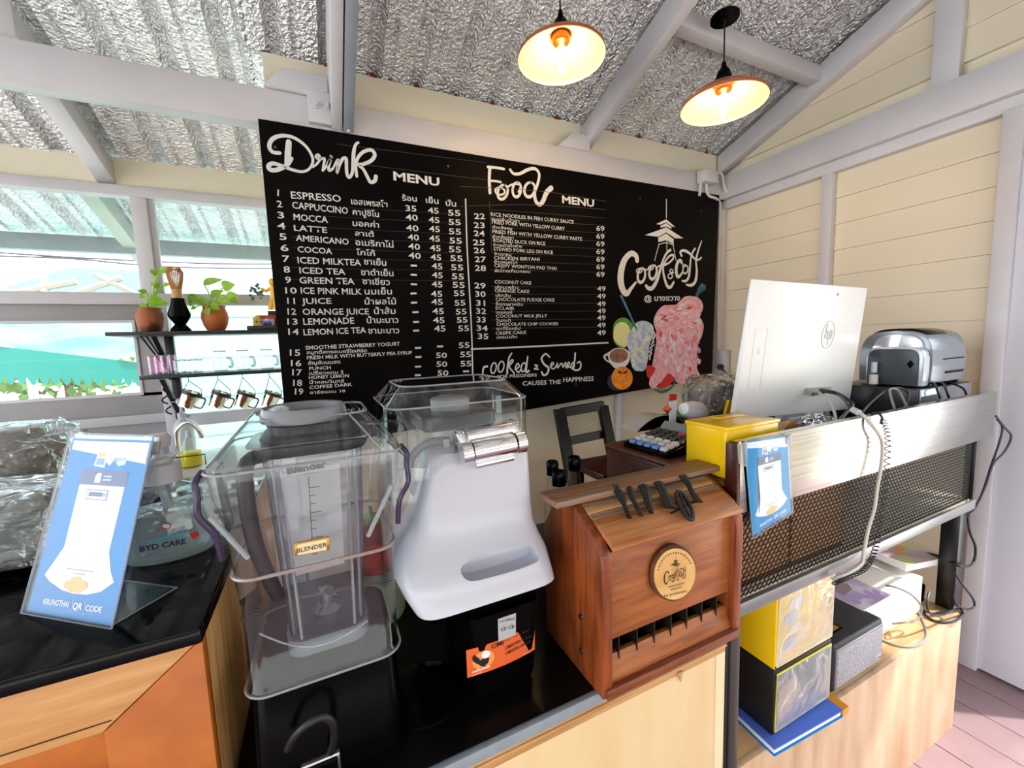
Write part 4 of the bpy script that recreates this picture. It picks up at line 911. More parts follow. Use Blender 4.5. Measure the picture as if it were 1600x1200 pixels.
ft = [p00-n*.003, p10-n*.003, aZ(268, 928, ZL+.001), aZ(235, 917, ZL+.001)+V((-.1, .09, 0))]
back = V((-n.x, -n.y, 0)).normalized()
ft = [p00, p10, p10+back*.085, p00+back*.085]
for q in ft: q.z = ZL+.001
prism(bm := B(), ft, (0, 0, .0022)); part('foot', bm, clear('clear acrylic sheet'), g)
part('foot_edge', tb([q+V((0, 0, .0012)) for q in (ft[1], ft[2], ft[3])], .0014, 5), rim, g)
pr_ = [S(1, .42, -.006), S(1, .0, -.006)]
prism(bm := B(), [S(1.0, .3, -.006), S(1.0, -.01, -.006), ft[2]+V((0, 0, .002)), (S(1.0, .08, -.006)+ft[2])/2+V((0, 0, -.012))], ex.normalized()*-.0015); part('side_brace', bm, clear('clear acrylic sheet'), g)

# hand sanitizer
c = aZ(268, 868, ZL); c.z = ZL; HS = c.copy()
g = root('sanitizer_bottle', c, 'large clear pump bottle of hand sanitizer with red heart label', 'bottle')
k_ = (c-O).dot(_f)/FPX; r = 62*k_; zs = aY(268, 752, c.y).z-ZL
body = [(r*.88, 0), (r*.98, .008), (r, .02), (r, zs*.62), (r*.9, zs*.8), (r*.55, zs*.95), (r*.32, zs), (r*.32, zs+.01)]
part('body', lt(body, c, 32, sy=.62), clear('sanitizer plastic', tint=(.95, .98, .99), refl=1.3, edge=.55), g)
part('gel', lt([(r*.85, .004), (r*.95, .012), (r*.97, .03), (r*.97, zs*.66), (0, zs*.66)], c, 32, sy=.6), clear('gel', tint=(.88, .94, .95), refl=.8, edge=.85, milky=.3, wrinkle=.1), g)
pmw = mat('pump white', 'e2e2e4', .35)
zc0 = aY(268, 750, c.y).z; zc1 = aY(266, 722, c.y).z; zc2 = aY(264, 714, c.y).z; zh0 = aY(260, 698, c.y).z; zh1 = aY(258, 677, c.y).z
part('collar', lt([(r*.40, 0), (r*.40, zc1-zc0), (r*.26, zc1-zc0+.003), (r*.26, zc2-zc0), (r*.12, zc2-zc0+.002), (r*.11, zh0-zc0)], (c.x, c.y, zc0), 24), pmw, g)
part('pump_head', lt([(r*.12, 0), (r*.24, .002), (r*.27, (zh1-zh0)*.7), (r*.2, zh1-zh0), (0, zh1-zh0)], (c.x, c.y, zh0), 20), pmw, g)
part('nozzle', tb([V((c.x, c.y, (zh0+zh1)/2)), V((c.x+.01, c.y-.04, (zh0+zh1)/2)), V((c.x+.01, c.y-.05, zh0))], .006, 8), pmw, g)
part('dip_tube', tb([V((c.x, c.y, zc0)), V((c.x+.01, c.y, ZL+.02))], .008, 8), mat('frosted tube', 'cdd6d8', .3, trans=.4), g)
YH = c.y-r*.62-.001; dkn = mat('dark navy print', '1b2a55', .5)
def lab(s, x0, y0, x1, y1, h, m, bold=0):
    P0, P1 = aY(x0, y0, YH), aY(x1, y1, YH); text(s, P0, P1, (aY(x0, y0-h, YH)-P0).length, NB, m, g, bold=bold)
lab('BYD CARE', 219, 862, 291, 849, 8.5, dkn, .03); lab('HAND SANITIZER', 231, 840, 292, 828, 5, mat('grey print', '9a9aa4'), .01)
poly(bm := B(), [aY(*q, YH) for q in ((231, 845), (295, 830), (295, 834), (231, 849))]); part('label_bar', bm, mat('sky blue print', '55b8dc', .5), g, smooth=0, flipfix=False)
poly(bm := B(), [aY(*q, YH) for q in ((303, 844), (297, 838), (296, 833), (300, 831), (303, 834), (307, 830), (311, 832), (311, 836))]); part('heart', bm, red, g, smooth=0, flipfix=False)
part('red_oval', poly(B(), [aY(260+8*math.cos(q*PI/6), 822+5*math.sin(q*PI/6), YH) for q in range(12)]), red, g, smooth=0, flipfix=False)
part('red_oval', poly(B(), [aY(260+6.5*math.cos(q*PI/6), 822+3.4*math.sin(q*PI/6), YH-.0005) for q in range(12)]), mat('white print', 'eeeef4'), g, smooth=0, flipfix=False)
for x0, y0, x1, y1, s in ((238, 876, 284, 866, 'Leaves hands soft'), (240, 882, 290, 871, 'Moisturizing with vitamin E')): lab(s, x0, y0, x1, y1, 3.4, mat('grey print', '9a9aa4'))

# crinkled plastic bags
def bag(nm, ctr, sx, sy, sz, label, inner, seed, fm=film):
    g = root(nm, (ctr.x, ctr.y, ctr.z-sz), label, 'bag')
    for nn, k, m in (('contents', .86, inner), ('film', 1, fm)):
        bm = B(); bmesh.ops.create_icosphere(bm, subdivisions=5 if k == 1 else 4, radius=1)
        for v in bm.verts:
            p = v.co.copy(); q = V([math.copysign(abs(a)**.6, a) for a in p])
            d = 1+.16*noise.noise(p*1.6+V((seed, 0, 0)))+(.07*noise.noise(p*6+V((0, seed, 0)))+.045*abs(noise.noise(p*13)) if k == 1 else 0)
            q = V((q.x*sx, q.y*sy, q.z*sz))*k*d; q.z = max(q.z, -sz); v.co = ctr+q
        part(nn, bm, m, g, smooth=70)
    return g
brownc = mat('brown packed paper', 'bdb4ac', .7, col2='8d847c', scale=12)
c1 = aY(-15, 738, 1.4); bag('plastic_bag', V((c1.x-.03, 1.4, c1.z-.02)), .2, .16, .125, 'upper crinkled clear bag of grey brown packets at far left', brownc, 3)
t = root('grey_box', (c1.x, 1.4, ZL), 'grey carton under the upper crinkled bag', 'box')
part('carton', bx(c1.x-.24, c1.x+.12, 1.26, 1.42, ZL+.001, c1.z-.147, .003), mat('grey card', '8d8785', .7), t)
c2 = aY(5, 858, 1.02); bag('plastic_bag', V((c2.x-.02, 1.02, ZL+.072)), .17, .12, .068, 'lower crinkled clear bag lying flat on the black counter', mat('grey packets', 'b4b5b0', .6, col2='7f8886', scale=9), 9)

# ================================================================ MIDDLE COUNTER
ZM, YM = .847, .572
XR = aY(1137, 1010, YM).x
mc = root('middle_counter', (.3, .9, 0), 'plywood fronted counter with matt black top under blenders', 'counter')
part('top', bx(XL+.006, XR, YM+.012, 1.25, ZM-.03, ZM, .002), counterm, mc)
part('grey_edge', bx(XL+.006, XR-.002, YM, YM+.012, ZM-.022, ZM, .002), cementgrey, mc)
part('front_molding', bx(XL+.006, XR-.002, YM+.003, YM+.015, ZM-.048, ZM-.022, .002), plytrim, mc)
part('front_molding', bx(XL+.006, XR-.002, YM, YM+.015, ZM-.034, ZM-.028, .001), plytrim, mc)
part('front_panel', bx(XL+.006, XR-.03, YM+.006, YM+.02, 0, ZM-.048, .001), ply, mc)
part('end_batten', bx(XR-.0295, XR-.002, YM+.004, YM+.02, 0, ZM-.048, .001), mat('pale batten', 'ead2a8', .45, stretch=(3, 3, .6)), mc)
part('side_panel', bx(XR-.02, XR-.002, YM+.02, 1.24, 0, ZM-.03), ply, mc)
part('splinter', prism(B(), [aY(1060, 1052, YM-.001), aY(1068, 1049, YM-.001), aY(1064, 1066, YM-.001)], (0, .004, 0)), mat('torn veneer', 'b9925f', .7), mc)

# ================================================================ BLENDER WITH CLEAR SOUND COVER
YF = .645
acry2 = acry
bl = root('enclosed_blender', (-.02, .75, ZM), 'commercial blender with glossy black base inside a clear sound cover', 'blender')
xa, xb2 = -.1216, .0755; ZT = 1.012
def solid_rr(x0, x1, y0, y1, zs_, r, m, nm, par, ins=None):
    ins = ins or [0]*len(zs_)
    return part(nm, loft(B(), [rrect(x0+i_, x1-i_, y0+i_, y1-i_, z_, r) for z_, i_ in zip(zs_, ins)]), m, par)
solid_rr(xa-.004, xb2+.004, YF-.002, .856, [ZM+.006, ZM+.03, ZT-.006, ZT], .03, mat('dark motor plastic', '040404', .22, spec=.05), 'motor_base', bl, [-.008, -.004, 0, .004])
for fx in (xa+.02, xb2-.02):
    for fy in (YF+.03, .83): part('rubber_foot', lt([(.012, 0), (.012, .007)], (fx, fy, ZM), 10), blackm, bl)
pc = aY(505, 1188, YF-.006)
part('control_plate', bx(pc.x-.03, pc.x+.024, YF-.012, YF, ZM+.002, pc.z+.008, .003), mat('chrome frame', 'b9b9bd', .15, .9), bl)
part('control_face', bx(pc.x-.026, pc.x+.02, YF-.0145, YF-.011, ZM+.004, pc.z+.004, .002), black, bl)
part('power_cable', tb([aY(450, 1170, YF-.03), aY(462, 1148, YF-.045), aY(482, 1130, YF-.05), aY(505, 1120, YF-.05), aY(520, 1130, YF-.045), aY(522, 1155, YF-.03), aY(517, 1175, YF-.014)], .0055, 10, sm=5), cable, bl)
# cover shell : lower sleeve
def shell(nm, rings, m, par, close_top=False):
    bm = B(); loft(bm, rings, cap=False)
    if close_top: bm.faces.new(bm.verts[-len(rings[0]):]) if False else None
    return part(nm, bm, m, par)
z1 = aY(485, 890, YF).z
R0 = lambda z, o=0, r=.032, y1=.856: rrect(xa-.008-o, xb2+.008+o, YF-.006-o, y1+o, z, r, 6)
part('lower_cover', loft(B(), [R0(ZT-.004, .002), R0(ZT+.004, .002), R0(ZT+.008, 0), R0(z1, .002), R0(z1+.01, .004)], cap=False), acry, bl)
part('cover_rim', tb(R0(ZT+.0, .003), .0022, 6, closed=True), rim, bl)
part('cover_rim', tb([p for p in R0(z1+.01, .004)], .0028, 6, closed=True), mat('pinkish clear edge', 'c9b0aa', .15, trans=.4), bl)
zb = aY(480, 722, YF).z; zt2 = 1.393
fl_ = .026
part('upper_cover', loft(B(), [R0(z1+.012, .003), R0(z1+.05, .004), R0(zb-.06, .01), R0(zb-.03, fl_*.6, .03), R0(zb, fl_*.7, .03), R0(zb+.012, .018, .03)], cap=False), acry, bl)
tr0 = R0(zb+.012, .018, .03); tr1 = rrect(xa+.012, xb2-.01, .71, .856, zt2, .03, 6)
bm = B(); loft(bm, [tr0, tr1], cap=False); part('sloped_cover', bm, acry, bl)
for rr_ in (R0(zb+.004, .02, .03), tr1): part('cover_edge', tb(rr_, .002, 6, closed=True), rim, bl)
for u in (0, 11, 12, 23): part('cover_edge', tb([tr0[u], tr1[u]], .0016, 5), rim, bl)
cr = aZ(476, 646, zt2)
RR = 68*((cr-O).dot(_f))/FPX*.84
nR = 28; outer = tr1; bm = B()
ang = lambda p: math.atan2(p.y-cr.y, p.x-cr.x)
inn_ = [V((cr.x+RR*math.cos(ang(p)), cr.y+RR*math.sin(ang(p)), zt2)) for p in outer]
loft(bm, [outer, inn_], cap=False); part('top_plate', bm, acry, bl)
part('opening_ring', lt([(RR*1.05, -.008), (RR*1.06, .006), (RR*1.0, .014), (RR*.9, .012), (RR*.86, .002), (RR*.86, -.008)], cr, 40), mat('milky clear ring', 'dddbe2', .12, trans=.7, ior=1.2), bl)
part('funnel', lt([(RR*.98, -.004), (RR*.9, -.02), (RR*.55, -.05)], cr, 40, close_ends=False), mat('smoky funnel', '54565c', .15, trans=.3), bl)
for sx_, xx in ((-1, xa-.036), (1, xb2+.036)):   # side latches
    z_a, z_b = aY(310, 740, YF).z, aY(310, 850, YF).z
    part('side_handle', tb([(xx+.006*-sx_, YF+.01, z_a), (xx+.006*sx_*.2, YF+.0, z_a-.012), (xx, YF-.002, z_a-.03), (xx+.001*sx_, YF-.002, (z_a+z_b)/2-.01), (xx-.014*sx_, YF, z_b+.008), (xx-.018*sx_, YF+.004, z_b-.03)], .0042, 8, sm=4), rimp if sx_ < 0 else rimp, bl)
    part('side_flange', prism(B(), [(xx, YF+.003, z_a-.02), (xx-.02*sx_, YF+.003, z_a), (xx-.026*sx_, YF+.003, z_b), (xx-.012*sx_, YF+.003, z_b+.01)], (0, .055, 0)), acry, bl)
    y_ = YF-.012
    part('diagonal_rib', tb([aY(328 if sx_ < 0 else 612, 808 if sx_ < 0 else 758, y_), aY(388 if sx_ < 0 else 575, 872 if sx_ < 0 else 838, y_)], .0034, 8), rim, bl)
# jar inside
jx0, jx1 = aY(410, 760, .70).x, aY(572, 760, .70).x; jx0b, jx1b = aY(408, 990, .76).x+.004, aY(570, 990, .76).x
ja = (jx0+jx1)/2; jw = (jx1-jx0)/2; JY = .755; zj0, zj1 = ZT+.008, 1.352
part('jar', loft(B(), [rrect(ja-jw*a_, ja+jw*a_, JY-jw*a_, JY+jw*a_, zj0+(zj1-zj0)*b_, .03, 5) for a_, b_ in ((.78, 0), (.8, .04), (.84, .3), (.93, .7), (1, 1))], cap=False), smoky, bl)
for xx, yy in ((ja-jw*.62, JY-jw*.86), (ja+jw*.62, JY-jw*.86), (ja-jw*.8, JY-jw*.6), (ja+jw*.8, JY-jw*.6)): part('jar_rib', tb([(ja+(xx-ja)*.86, JY+(yy-JY)*.86, zj0), (ja+(xx-ja)*1.03, JY+(yy-JY)*1.06, zj1)], .0025, 6), rim, bl)
part('jar_collar', loft(B(), [rrect(ja-jw*.86, ja+jw*.86, JY-jw*.86, JY+jw*.86, zj0+z_, .03, 5) for z_ in (-.006, .02)]), mat('clear base block', 'aab0ba', .15, trans=.5), bl)
part('jar_lid', loft(B(), [rrect(ja-jw*a_, ja+jw*a_, JY-jw*a_, JY+jw*a_, z_, .03, 5) for a_, z_ in ((1.04, zj1-.012), (1.1, zj1-.004), (1.1, zj1+.004), (.98, zj1+.006), (1.0, zj1+.014), (.8, zj1+.018), (.8, zj1+.03), (.62, zj1+.034))]), blackm, bl)
part('lid_flange', loft(B(), [rrect(ja-jw*1.25, ja+jw*1.22, JY-jw*1.0, JY+jw*1.0, z_, .03, 5) for z_ in (zj1+.004, zj1+.007)]), mat('clear flange', '9ca0a8', .15, trans=.5), bl)
part('jar_handle', tb([(ja-jw*1.0, JY, zj1-.02), (ja-jw*1.32, JY-.03, zj1-.03), (ja-jw*1.3, JY-.03, zj1-.14), (ja-jw*1.05, JY-.01, zj0+.09), (ja-jw*.9, JY, zj0+.07)], .0115, 10, sm=5), blackm, bl)
part('blade_hub', lt([(.024, 0), (.024, .02), (.012, .03), (.012, .05), (.006, .055), (0, .058)], (ja, JY, zj0+.01), 20), mat('dull steel', 'a9abae', .25, .9), bl)
for a_ in (.3, 1.9, 3.5, 5.1):
    c = V((ja, JY, zj0+.055)); d = V((math.cos(a_), math.sin(a_), .3 if a_ > 2 else -.2)); s_ = d.cross(V((0, 0, 1))).normalized()
    part('blade', prism(B(), [c-s_*.006, c+d*.04-s_*.002, c+d*.042+s_*.002, c+s_*.006], (0, 0, .0015)), mat('dull steel', 'a9abae'), bl)
yj = JY-jw*.97
part('jar_panel', poly(B(), [aY(*q, yj) for q in ((440, 742), (530, 724), (538, 880), (462, 900))]), clear('frosty print panel', tint=(.9, .92, .95), milky=.4), bl, smooth=0)
part('ring_base', tb([aY(405+x_, 990-20*math.sin(PI*x_/170)*0+30*math.sin(PI*x_/170)-x_*.12, YF+.03) for x_ in range(0, 171, 17)], .0016, 5), rim, bl)
YB2 = YF-.0095
P0, P1 = aY(449, 741, YB2), aY(511, 729, YB2); text('Blender', P0, P1, (aY(449, 730, YB2)-P0).length, NB, mat('black print', '0a0a0a', .5), bl, bold=.05)
for k in range(9):
    y0 = 762+k*13; x0 = 483+k*.5
    part('scale_mark', tb([aY(x0, y0, YB2+.004), aY(x0+(9 if k % 3 else 18), y0-2, YB2+.004)], .0005, 4), mat('black print', '141414'), bl)
part('scale_line', tb([aY(482, 745, YB2+.004), aY(488, 848, YB2+.004)], .0006, 4), mat('black print', '141414'), bl)
gp = [aY(459, 850, YF-.012), aY(515, 839, YF-.012), aY(515, 860, YF-.012), aY(460, 870, YF-.012)]
prism(bm := B(), [gp[3], gp[2], gp[1], gp[0]], (0, .005, 0), .0012); part('name_plate', bm, mat('gold frame', 'b08a3c', .3, .8), bl)
gc = sum(gp, V())/4; prism(bm := B(), [gc+(q-gc)*.82-V((0, .0008, 0)) for q in (gp[3], gp[2], gp[1], gp[0])], (0, .002, 0)); part('plate_face', bm, mat('pale gold', 'd8c79c', .35, .5), bl)
P0, P1 = aY(464, 864, YF-.0132), aY(511, 854, YF-.0132); text('BLENDER', P0, P1, (aY(464, 857, YF-.0132)-P0).length, NB, mat('black print', '141414'), bl)

# ================================================================ WHITE SMOOTHIE BLENDER
wb_ = root('white_blender', (.22, .78, ZM), 'white fronted smoothie blender with black base, orange sticker and chrome hinge', 'blender')
YW = .66
# sections: pixel left, right, y at front plane Y
secs = [(652, 880, 958, 928, .625), (636, 874, 935, 905, .63), (622, 866, 905, 880, .645), (628, 852, 875, 850, .665), (640, 842, 850, 822, .68), (655, 838, 815, 790, .692), (665, 835, 775, 752, .70), (670, 833, 740, 722, .705), (676, 830, 722, 702, .71), (686, 822, 712, 692, .715)]
rings = []
for xl, xr, yl, yr, Yq in secs:
    a, b = aY(xl, yl, Yq), aY(xr, yr, Yq); z = aY((xl+xr)/2, (yl+yr)/2, Yq).z
    rings.append((a.x, b.x, Yq, z))
rr2 = []
for i, (x0, x1, y0, z) in enumerate(rings):
    ring = []; n_ = 40; cx, cyy = (x0+x1)/2, .80; ry = cyy-y0
    for k in range(n_+1):
        a_ = PI+PI*k/n_; e = .24
        q = V((cx+(x1-x0)/2*math.copysign(abs(math.cos(a_))**e, math.cos(a_)), cyy-ry*abs(math.sin(a_))**e, z)); ring.append(q)
    for k in range(9): a_ = PI*(k+1)/10; ring.append(V((cx+(x1-x0)/2*math.cos(a_)*.96, cyy+.015*math.sin(a_), z)))
    rr2.append(ring)
body_ = part('front_shell', loft(B(), rr2), white, wb_, smooth=70)
# carved scoop: boolean with a bean shaped cutter
sc_c = [aY(*q, .62) for q in ((729, 905), (733, 893), (760, 878), (800, 866), (838, 861), (850, 868), (851, 880), (820, 893), (780, 905), (742, 914))]
cut = prism(B(), smoothp(sc_c, 3, True), (0.0, .062, -.012)); cu = part('cutter', cut, white, wb_)
md = body_.modifiers.new('b', 'BOOLEAN'); md.object = cu; md.solver = 'EXACT'; md.operation = 'DIFFERENCE'
dg = bpy.context.evaluated_depsgraph_get(); me2 = bpy.data.meshes.new_from_object(body_.evaluated_get(dg)); body_.modifiers.clear(); body_.data = me2; bpy.data.objects.remove(cu)
me2.shade_smooth(); me2.set_sharp_from_angle(angle=math.radians(45))
# black base
xA, xB = aY(735, 1000, .655).x, aY(838, 1000, .655).x; zB1 = rings[0][3]
cxb = (xA+xB)/2; hwb = (xB-xA)/2
solid_rr(cxb-hwb, cxb+hwb, .648, .86, [ZM+.001, ZM+.02, ZM+.1, zB1-.035], .022, black, 'motor_base', wb_, [.008, .002, -.003, -.006])
solid_rr(rings[0][0]+.02, rings[0][1]-.02, .645, .9, [zB1-.045, zB1-.03, zB1-.001], .03, black, 'base_flange', wb_, [.03, .006, -.004])
part('foot_disc', lt([(.075, 0), (.078, .004), (.07, .009), (0, .01)], (aZ(690, 1115, ZM).x-.02, .72, ZM), 40), black, wb_)
sp = [aY(*q, .643) for q in ((730, 1020), (838, 977), (838, 1018), (732, 1063))]
def curvy(pts, nm, m, par, d=0):
    bm = B(); TLp, TRp, BRp, BLp = pts; g_ = []
    for j in range(2):
        g_.append([bm.verts.new(((TLp if j == 0 else BLp)*(1-u)+(TRp if j == 0 else BRp)*u)+V((0, (2*u-1)**2*.006-d, 0))) for u in [i/12 for i in range(13)]])
    for i in range(12): bm.faces.new((g_[0][i], g_[0][i+1], g_[1][i+1], g_[1][i]))
    return part(nm, bm, m, par, flipfix=False)
mo = mat('orange sticker', 'e2622a', .4); curvy(sp, 'sticker', mo, wb_)
def sq(u, v, d=.001):
    p = (sp[0]*(1-u)+sp[1]*u)*(1-v)+(sp[3]*(1-u)+sp[2]*u)*v; return p+V((0, (2*u-1)**2*.006-d, 0))
curvy([sq(.46, .28, 0), sq(.97, .2, 0), sq(.97, .68, 0), sq(.46, .82, 0)], 'sticker_white_panel', mat('white print', 'eeeef4'), wb_, .0008)
curvy([sq(.03, .9, 0), sq(.97, .88, 0), sq(.97, .96, 0), sq(.03, .98, 0)], 'sticker_dark_line', mat('maroon print', '7a2018', .5), wb_, .0008)
part('sticker_emblem', poly(B(), [sq(.22+.15*math.cos(q*PI/7), .5+.33*math.sin(q*PI/7), .0008) for q in range(14)]), mat('yellow orange', 'f09a4a', .5), wb_, smooth=0, flipfix=False)
bk = mat('black print', '141414')
for pts in ([(.07, .3), (.1, .22), (.16, .4), (.2, .62), (.14, .6), (.08, .45)], [(.14, .55), (.22, .42), (.3, .5), (.28, .66), (.22, .76), (.17, .68)]): part('bird_wing', poly(B(), [sq(*q, .0014) for q in pts]), bk, wb_, smooth=0, flipfix=False)
part('bird_head', poly(B(), [sq(.25+.06*math.cos(q*PI/5), .33+.14*math.sin(q*PI/5), .0016) for q in range(10)]), mat('white print', 'eeeef4'), wb_, smooth=0, flipfix=False)
for s, u0, v0, u1, h, m, bo in (('CMI', .33, .2, .5, .15, bk, .02), ('CMI699D White', .52, .42, .94, .11, bk, .01), ('CMI699D-544-W', .52, .62, .92, .11, bk, .01), ('coffeehub', .06, .84, .3, .09, mat('white print', 'eeeef4'), .02), ('www.coffeehubshop.com  Line', .05, .955, .9, .045, mat('white print', 'eeeef4'), 0), ('Shop    Service  Since 99', .52, .12, .92, .06, mat('maroon print', '7a2018'), 0)):
    text(s, sq(u0, v0, .0018), sq(u1, v0-.02, .0018), (sp[0]-sp[3]).length*h, NB, m, wb_, bold=bo)
cp = [aY(*q, .6425) for q in ((778, 966), (806, 956), (806, 992), (779, 1003))]
prism(bm := B(), [cp[3], cp[2], cp[1], cp[0]], (0, .0008, 0)); part('certified_label', bm, mat('silver label', 'b4b4b4', .4), wb_, smooth=0)
for s, y, h, x0, x1 in (('certified', 973, 4, 780, 803), ('CE CB', 986, 5, 782, 803)): P0, P1 = aY(x0, y, .6415), aY(x1, y-5, .6415); text(s, P0, P1, (aY(x0, y-h, .6415)-P0).length, NB, bk, wb_)
# clear dome
dx0, dx1 = aY(614, 760, .72).x, aY(831, 700, .72).x; dz = aY(725, 630, .72).z; dz1 = dz+.035
def DR(z, o=0, yo=0): return rrect(dx0+o, dx1-o, .715+yo, .955-yo, z, .035, 6)
zlow = aY(640, 895, .72).z
part('clear_dome', loft(B(), [DR(dz-.13), DR(dz), ], cap=False), acry, wb_)
part('dome_chamfer', loft(B(), [DR(dz), DR(dz1, .03, .03)], cap=False), acry, wb_)
bm = B(); bm.faces.new([bm.verts.new(p) for p in DR(dz1, .03, .03)]); part('dome_top', bm, acry, wb_)
for z_, o_ in ((dz, 0), (dz1, .03)): part('dome_edge', tb(DR(z_, o_, o_), .0018, 6, closed=True), rim, wb_)
part('side_window', prism(B(), smoothp([aY(*q, .735) for q in ((614, 740), (690, 740), (668, 800), (660, 855), (645, 890), (628, 895), (618, 880), (612, 830))], 3, True), (0, .003, 0)), acry, wb_)
part('side_window_edge', tb([aY(*q, .733) for q in ((668, 800), (660, 855), (645, 890), (628, 896), (618, 885), (613, 830), (614, 740))], .0016, 6, sm=4), rim, wb_)
# chrome hinge
a, b = aY(738, 706, .685), aY(802, 693, .685); hd = (b-a).normalized()
part('hinge_barrel', tb([a, b], .0185, 20), chrome, wb_)
for e in (a-hd*.012, b+hd*.012): part('hinge_knuckle', tb([e-hd*.009, e+hd*.009], .0205, 20), chrome, wb_); part('hinge_arm', tb([e+V((0, -.002, 0)), e+V((0, .012, .024)), e+V((0, .035, .03))], .010, 12, sm=4), chrome, wb_)
part('hinge_plate', tb([a-hd*.02+V((0, .022, .022)), b+hd*.02+V((0, .022, .022))], .014, 14), chrome, wb_)
part('hinge_lip', tb([a+V((.004, -.003, -.024)), b+V((-.004, -.003, -.024))], .008, 12), chrome, wb_)
# jug within
jc = V(((dx0+dx1)/2+.01, .85, 0)); zj = dz-.01
part('jug', loft(B(), [rrect(jc.x-q, jc.x+q, jc.y-q, jc.y+q, z_, .02, 4) for q, z_ in ((.055, zj-.3), (.06, zj-.2), (.072, zj-.02))], cap=False), smoky, wb_)
part('jug_lid', loft(B(), [rrect(jc.x-q, jc.x+q, jc.y-q, jc.y+q, z_, .02, 4) for q, z_ in ((.074, zj-.05), (.078, zj-.045), (.078, zj-.02), (.066, zj-.018))]), mat('dark smoky lid', '23252c', .25), wb_)
part('lid_cap', lt([(.042, 0), (.042, .022), (.036, .026), (0, .026)], (jc.x, jc.y, zj-.018), 28), mat('frosted cap', 'b9bcc0', .25, trans=.4), wb_)
for k in range(12):
    part('lid_vent', bx(jc.x-.04+.022*(k % 4), jc.x-.028+.022*(k % 4), jc.y-.0795, jc.y-.078, zj-.14+.028*(k//4), zj-.122+.028*(k//4), .003), mat('pale vent', 'c6c8c4', .3), wb_)
hp = [aY(*q, .78) for q in ((700, 690), (672, 692), (650, 706), (640, 725), (642, 755), (655, 775), (668, 770))]
part('jug_handle', tb(hp, .008, 10, sm=5, ), mat('smoky blue handle', '3f4a58', .2), wb_)
part('handle_core', tb([p+V((.004, .006, .002)) for p in hp], .0065, 8, sm=5), mat('dark handle', '191c26', .25), wb_)

# ================================================================ WOODEN CUTLERY BOX
YC = .555
cu_ = root('cutlery_box', (.6, .68, ZM), 'rustic varnished wooden cutlery dispenser with sloped plank lid on the counter edge', 'cutlery box')
cx0, cx1 = aY(940, 900, YC).x, aY(1160, 830, YC).x
zc_b = aY(945, 1099, YC).z+.004; zc_f = aY(940, 893, YC).z
ztop = 1.187; YTp = .645; YBk = .70
sth = .022
for nm_, x0, x1 in (('side_panel', cx0, cx0+sth), ('side_panel', cx1-sth, cx1)):
    prof = [(x0, YC, ZM+.001), (x0, YC-.002, zc_f), (x0, YC+.0, 1.118), (x0, YC+.02, 1.146), (x0, YTp, ztop), (x0, YBk, ztop), (x0, .76, 1.10), (x0, .76, ZM+.001)]
    part(nm_, prism(B(), prof, (x1-x0, 0, 0), .003), woodA, cu_)
part('back_panel', bx(cx0+sth, cx1-sth, YBk-.012, YBk, ZM+.001, ztop), woodA, cu_)
tL, tR = aY(868, 786, .635), aY(1137, 725, .635)
part('top_plank', bx(tL.x, tR.x+.0, .632, .698, ztop+.001, ztop+.014, .003), mat('grey edged teak', '8f5a38', .45, col2='84705f', scale=7, stretch=(1.5, 16, 16), bump=.35, contrast=(.4, .6)), cu_)
# sloping planks, lapped
n_sl = 5; zA, zB_ = ztop-.004, zc_f+.018
s0 = V((0, YTp-.004, ztop-.003)); s1 = V((0, .547, 1.128))
cuts = [0, .13, .26, .39, .52, 1.0]; mt_ = [woodG, woodL, woodG, woodB, mat('warm teak plank', 'c8895a', .35, col2='a05e30', scale=5, stretch=(1.5, 14, 14), bump=.2, contrast=(.3, .75))]
sl_n = V((0, -(s0.z-s1.z), (s1.y-s0.y)*-1)).normalized(); sl_n = V((0, -abs(sl_n.y), abs(sl_n.z)))
def SLP(x, t, d=0): p = s0.lerp(s1, t); return V((x, p.y, p.z))+sl_n*d
lx0, lx1 = cx0+sth-.004, cx1-sth+.006
for k in range(5):
    a, b = cuts[k], cuts[k+1]; d0 = .002*k
    hexa(bm := B(), [SLP(lx0, a, d0-.008), SLP(lx1, a, d0-.008), SLP(lx1, b, d0-.006), SLP(lx0, b, d0-.006), SLP(lx0, a, d0), SLP(lx1, a, d0), SLP(lx1, b, d0+.003), SLP(lx0, b, d0+.003)])
    bev(bm, bm.verts[:], .001); part('lid_plank', bm, mt_[k], cu_)
part('lid_slot', prism(B(), [SLP(lx0+.16, .66, .0123), SLP(lx0+.235, .56, .0123), SLP(lx0+.235, .60, .0123), SLP(lx0+.16, .70, .0123)], (0, 0, .0006)), mat('dark slot', '1a0e08', .9), cu_)
# front panel, opening with dividers, tray
zo1 = aY(1000, 950, YC+.012).z*0+aY(945, 1009, YC+.01).z; zo1 = aY(1130, 925, YC+.01).z*.5+zo1*.5
zo0 = aY(945, 1035, YC+.01).z
part('front_panel', bx(cx0+sth, cx1-sth, YC+.012, YC+.024, zo1, zc_f+.022, .001), woodB, cu_)
part('tray_front', prism(B(), [(cx0+sth, YC+.006, ZM+.02), (cx0+sth, YC+.006+.014, ZM+.02), (cx0+sth, YC+.03, zo0), (cx0+sth, YC+.02, zo0)], (cx1-cx0-2*sth, 0, 0), .001), woodB, cu_)
part('tray_floor', bx(cx0+sth, cx1-sth, YC+.03, YBk-.012, ZM+.02, ZM+.032), woodD, cu_)
part('bottom_ledge', bx(cx0+.006, cx1-.008, YC-.006, YC+.06, ZM+.001, ZM+.02, .003), mat('ledge teak', '8c4a28', .4, col2='5d2c16', scale=7, stretch=(1.5, 14, 14), bump=.3, contrast=(.3, .7)), cu_)
part('tray_back', bx(cx0+sth, cx1-sth, YC+.07, YC+.08, ZM+.03, zo1+.05), woodG, cu_)
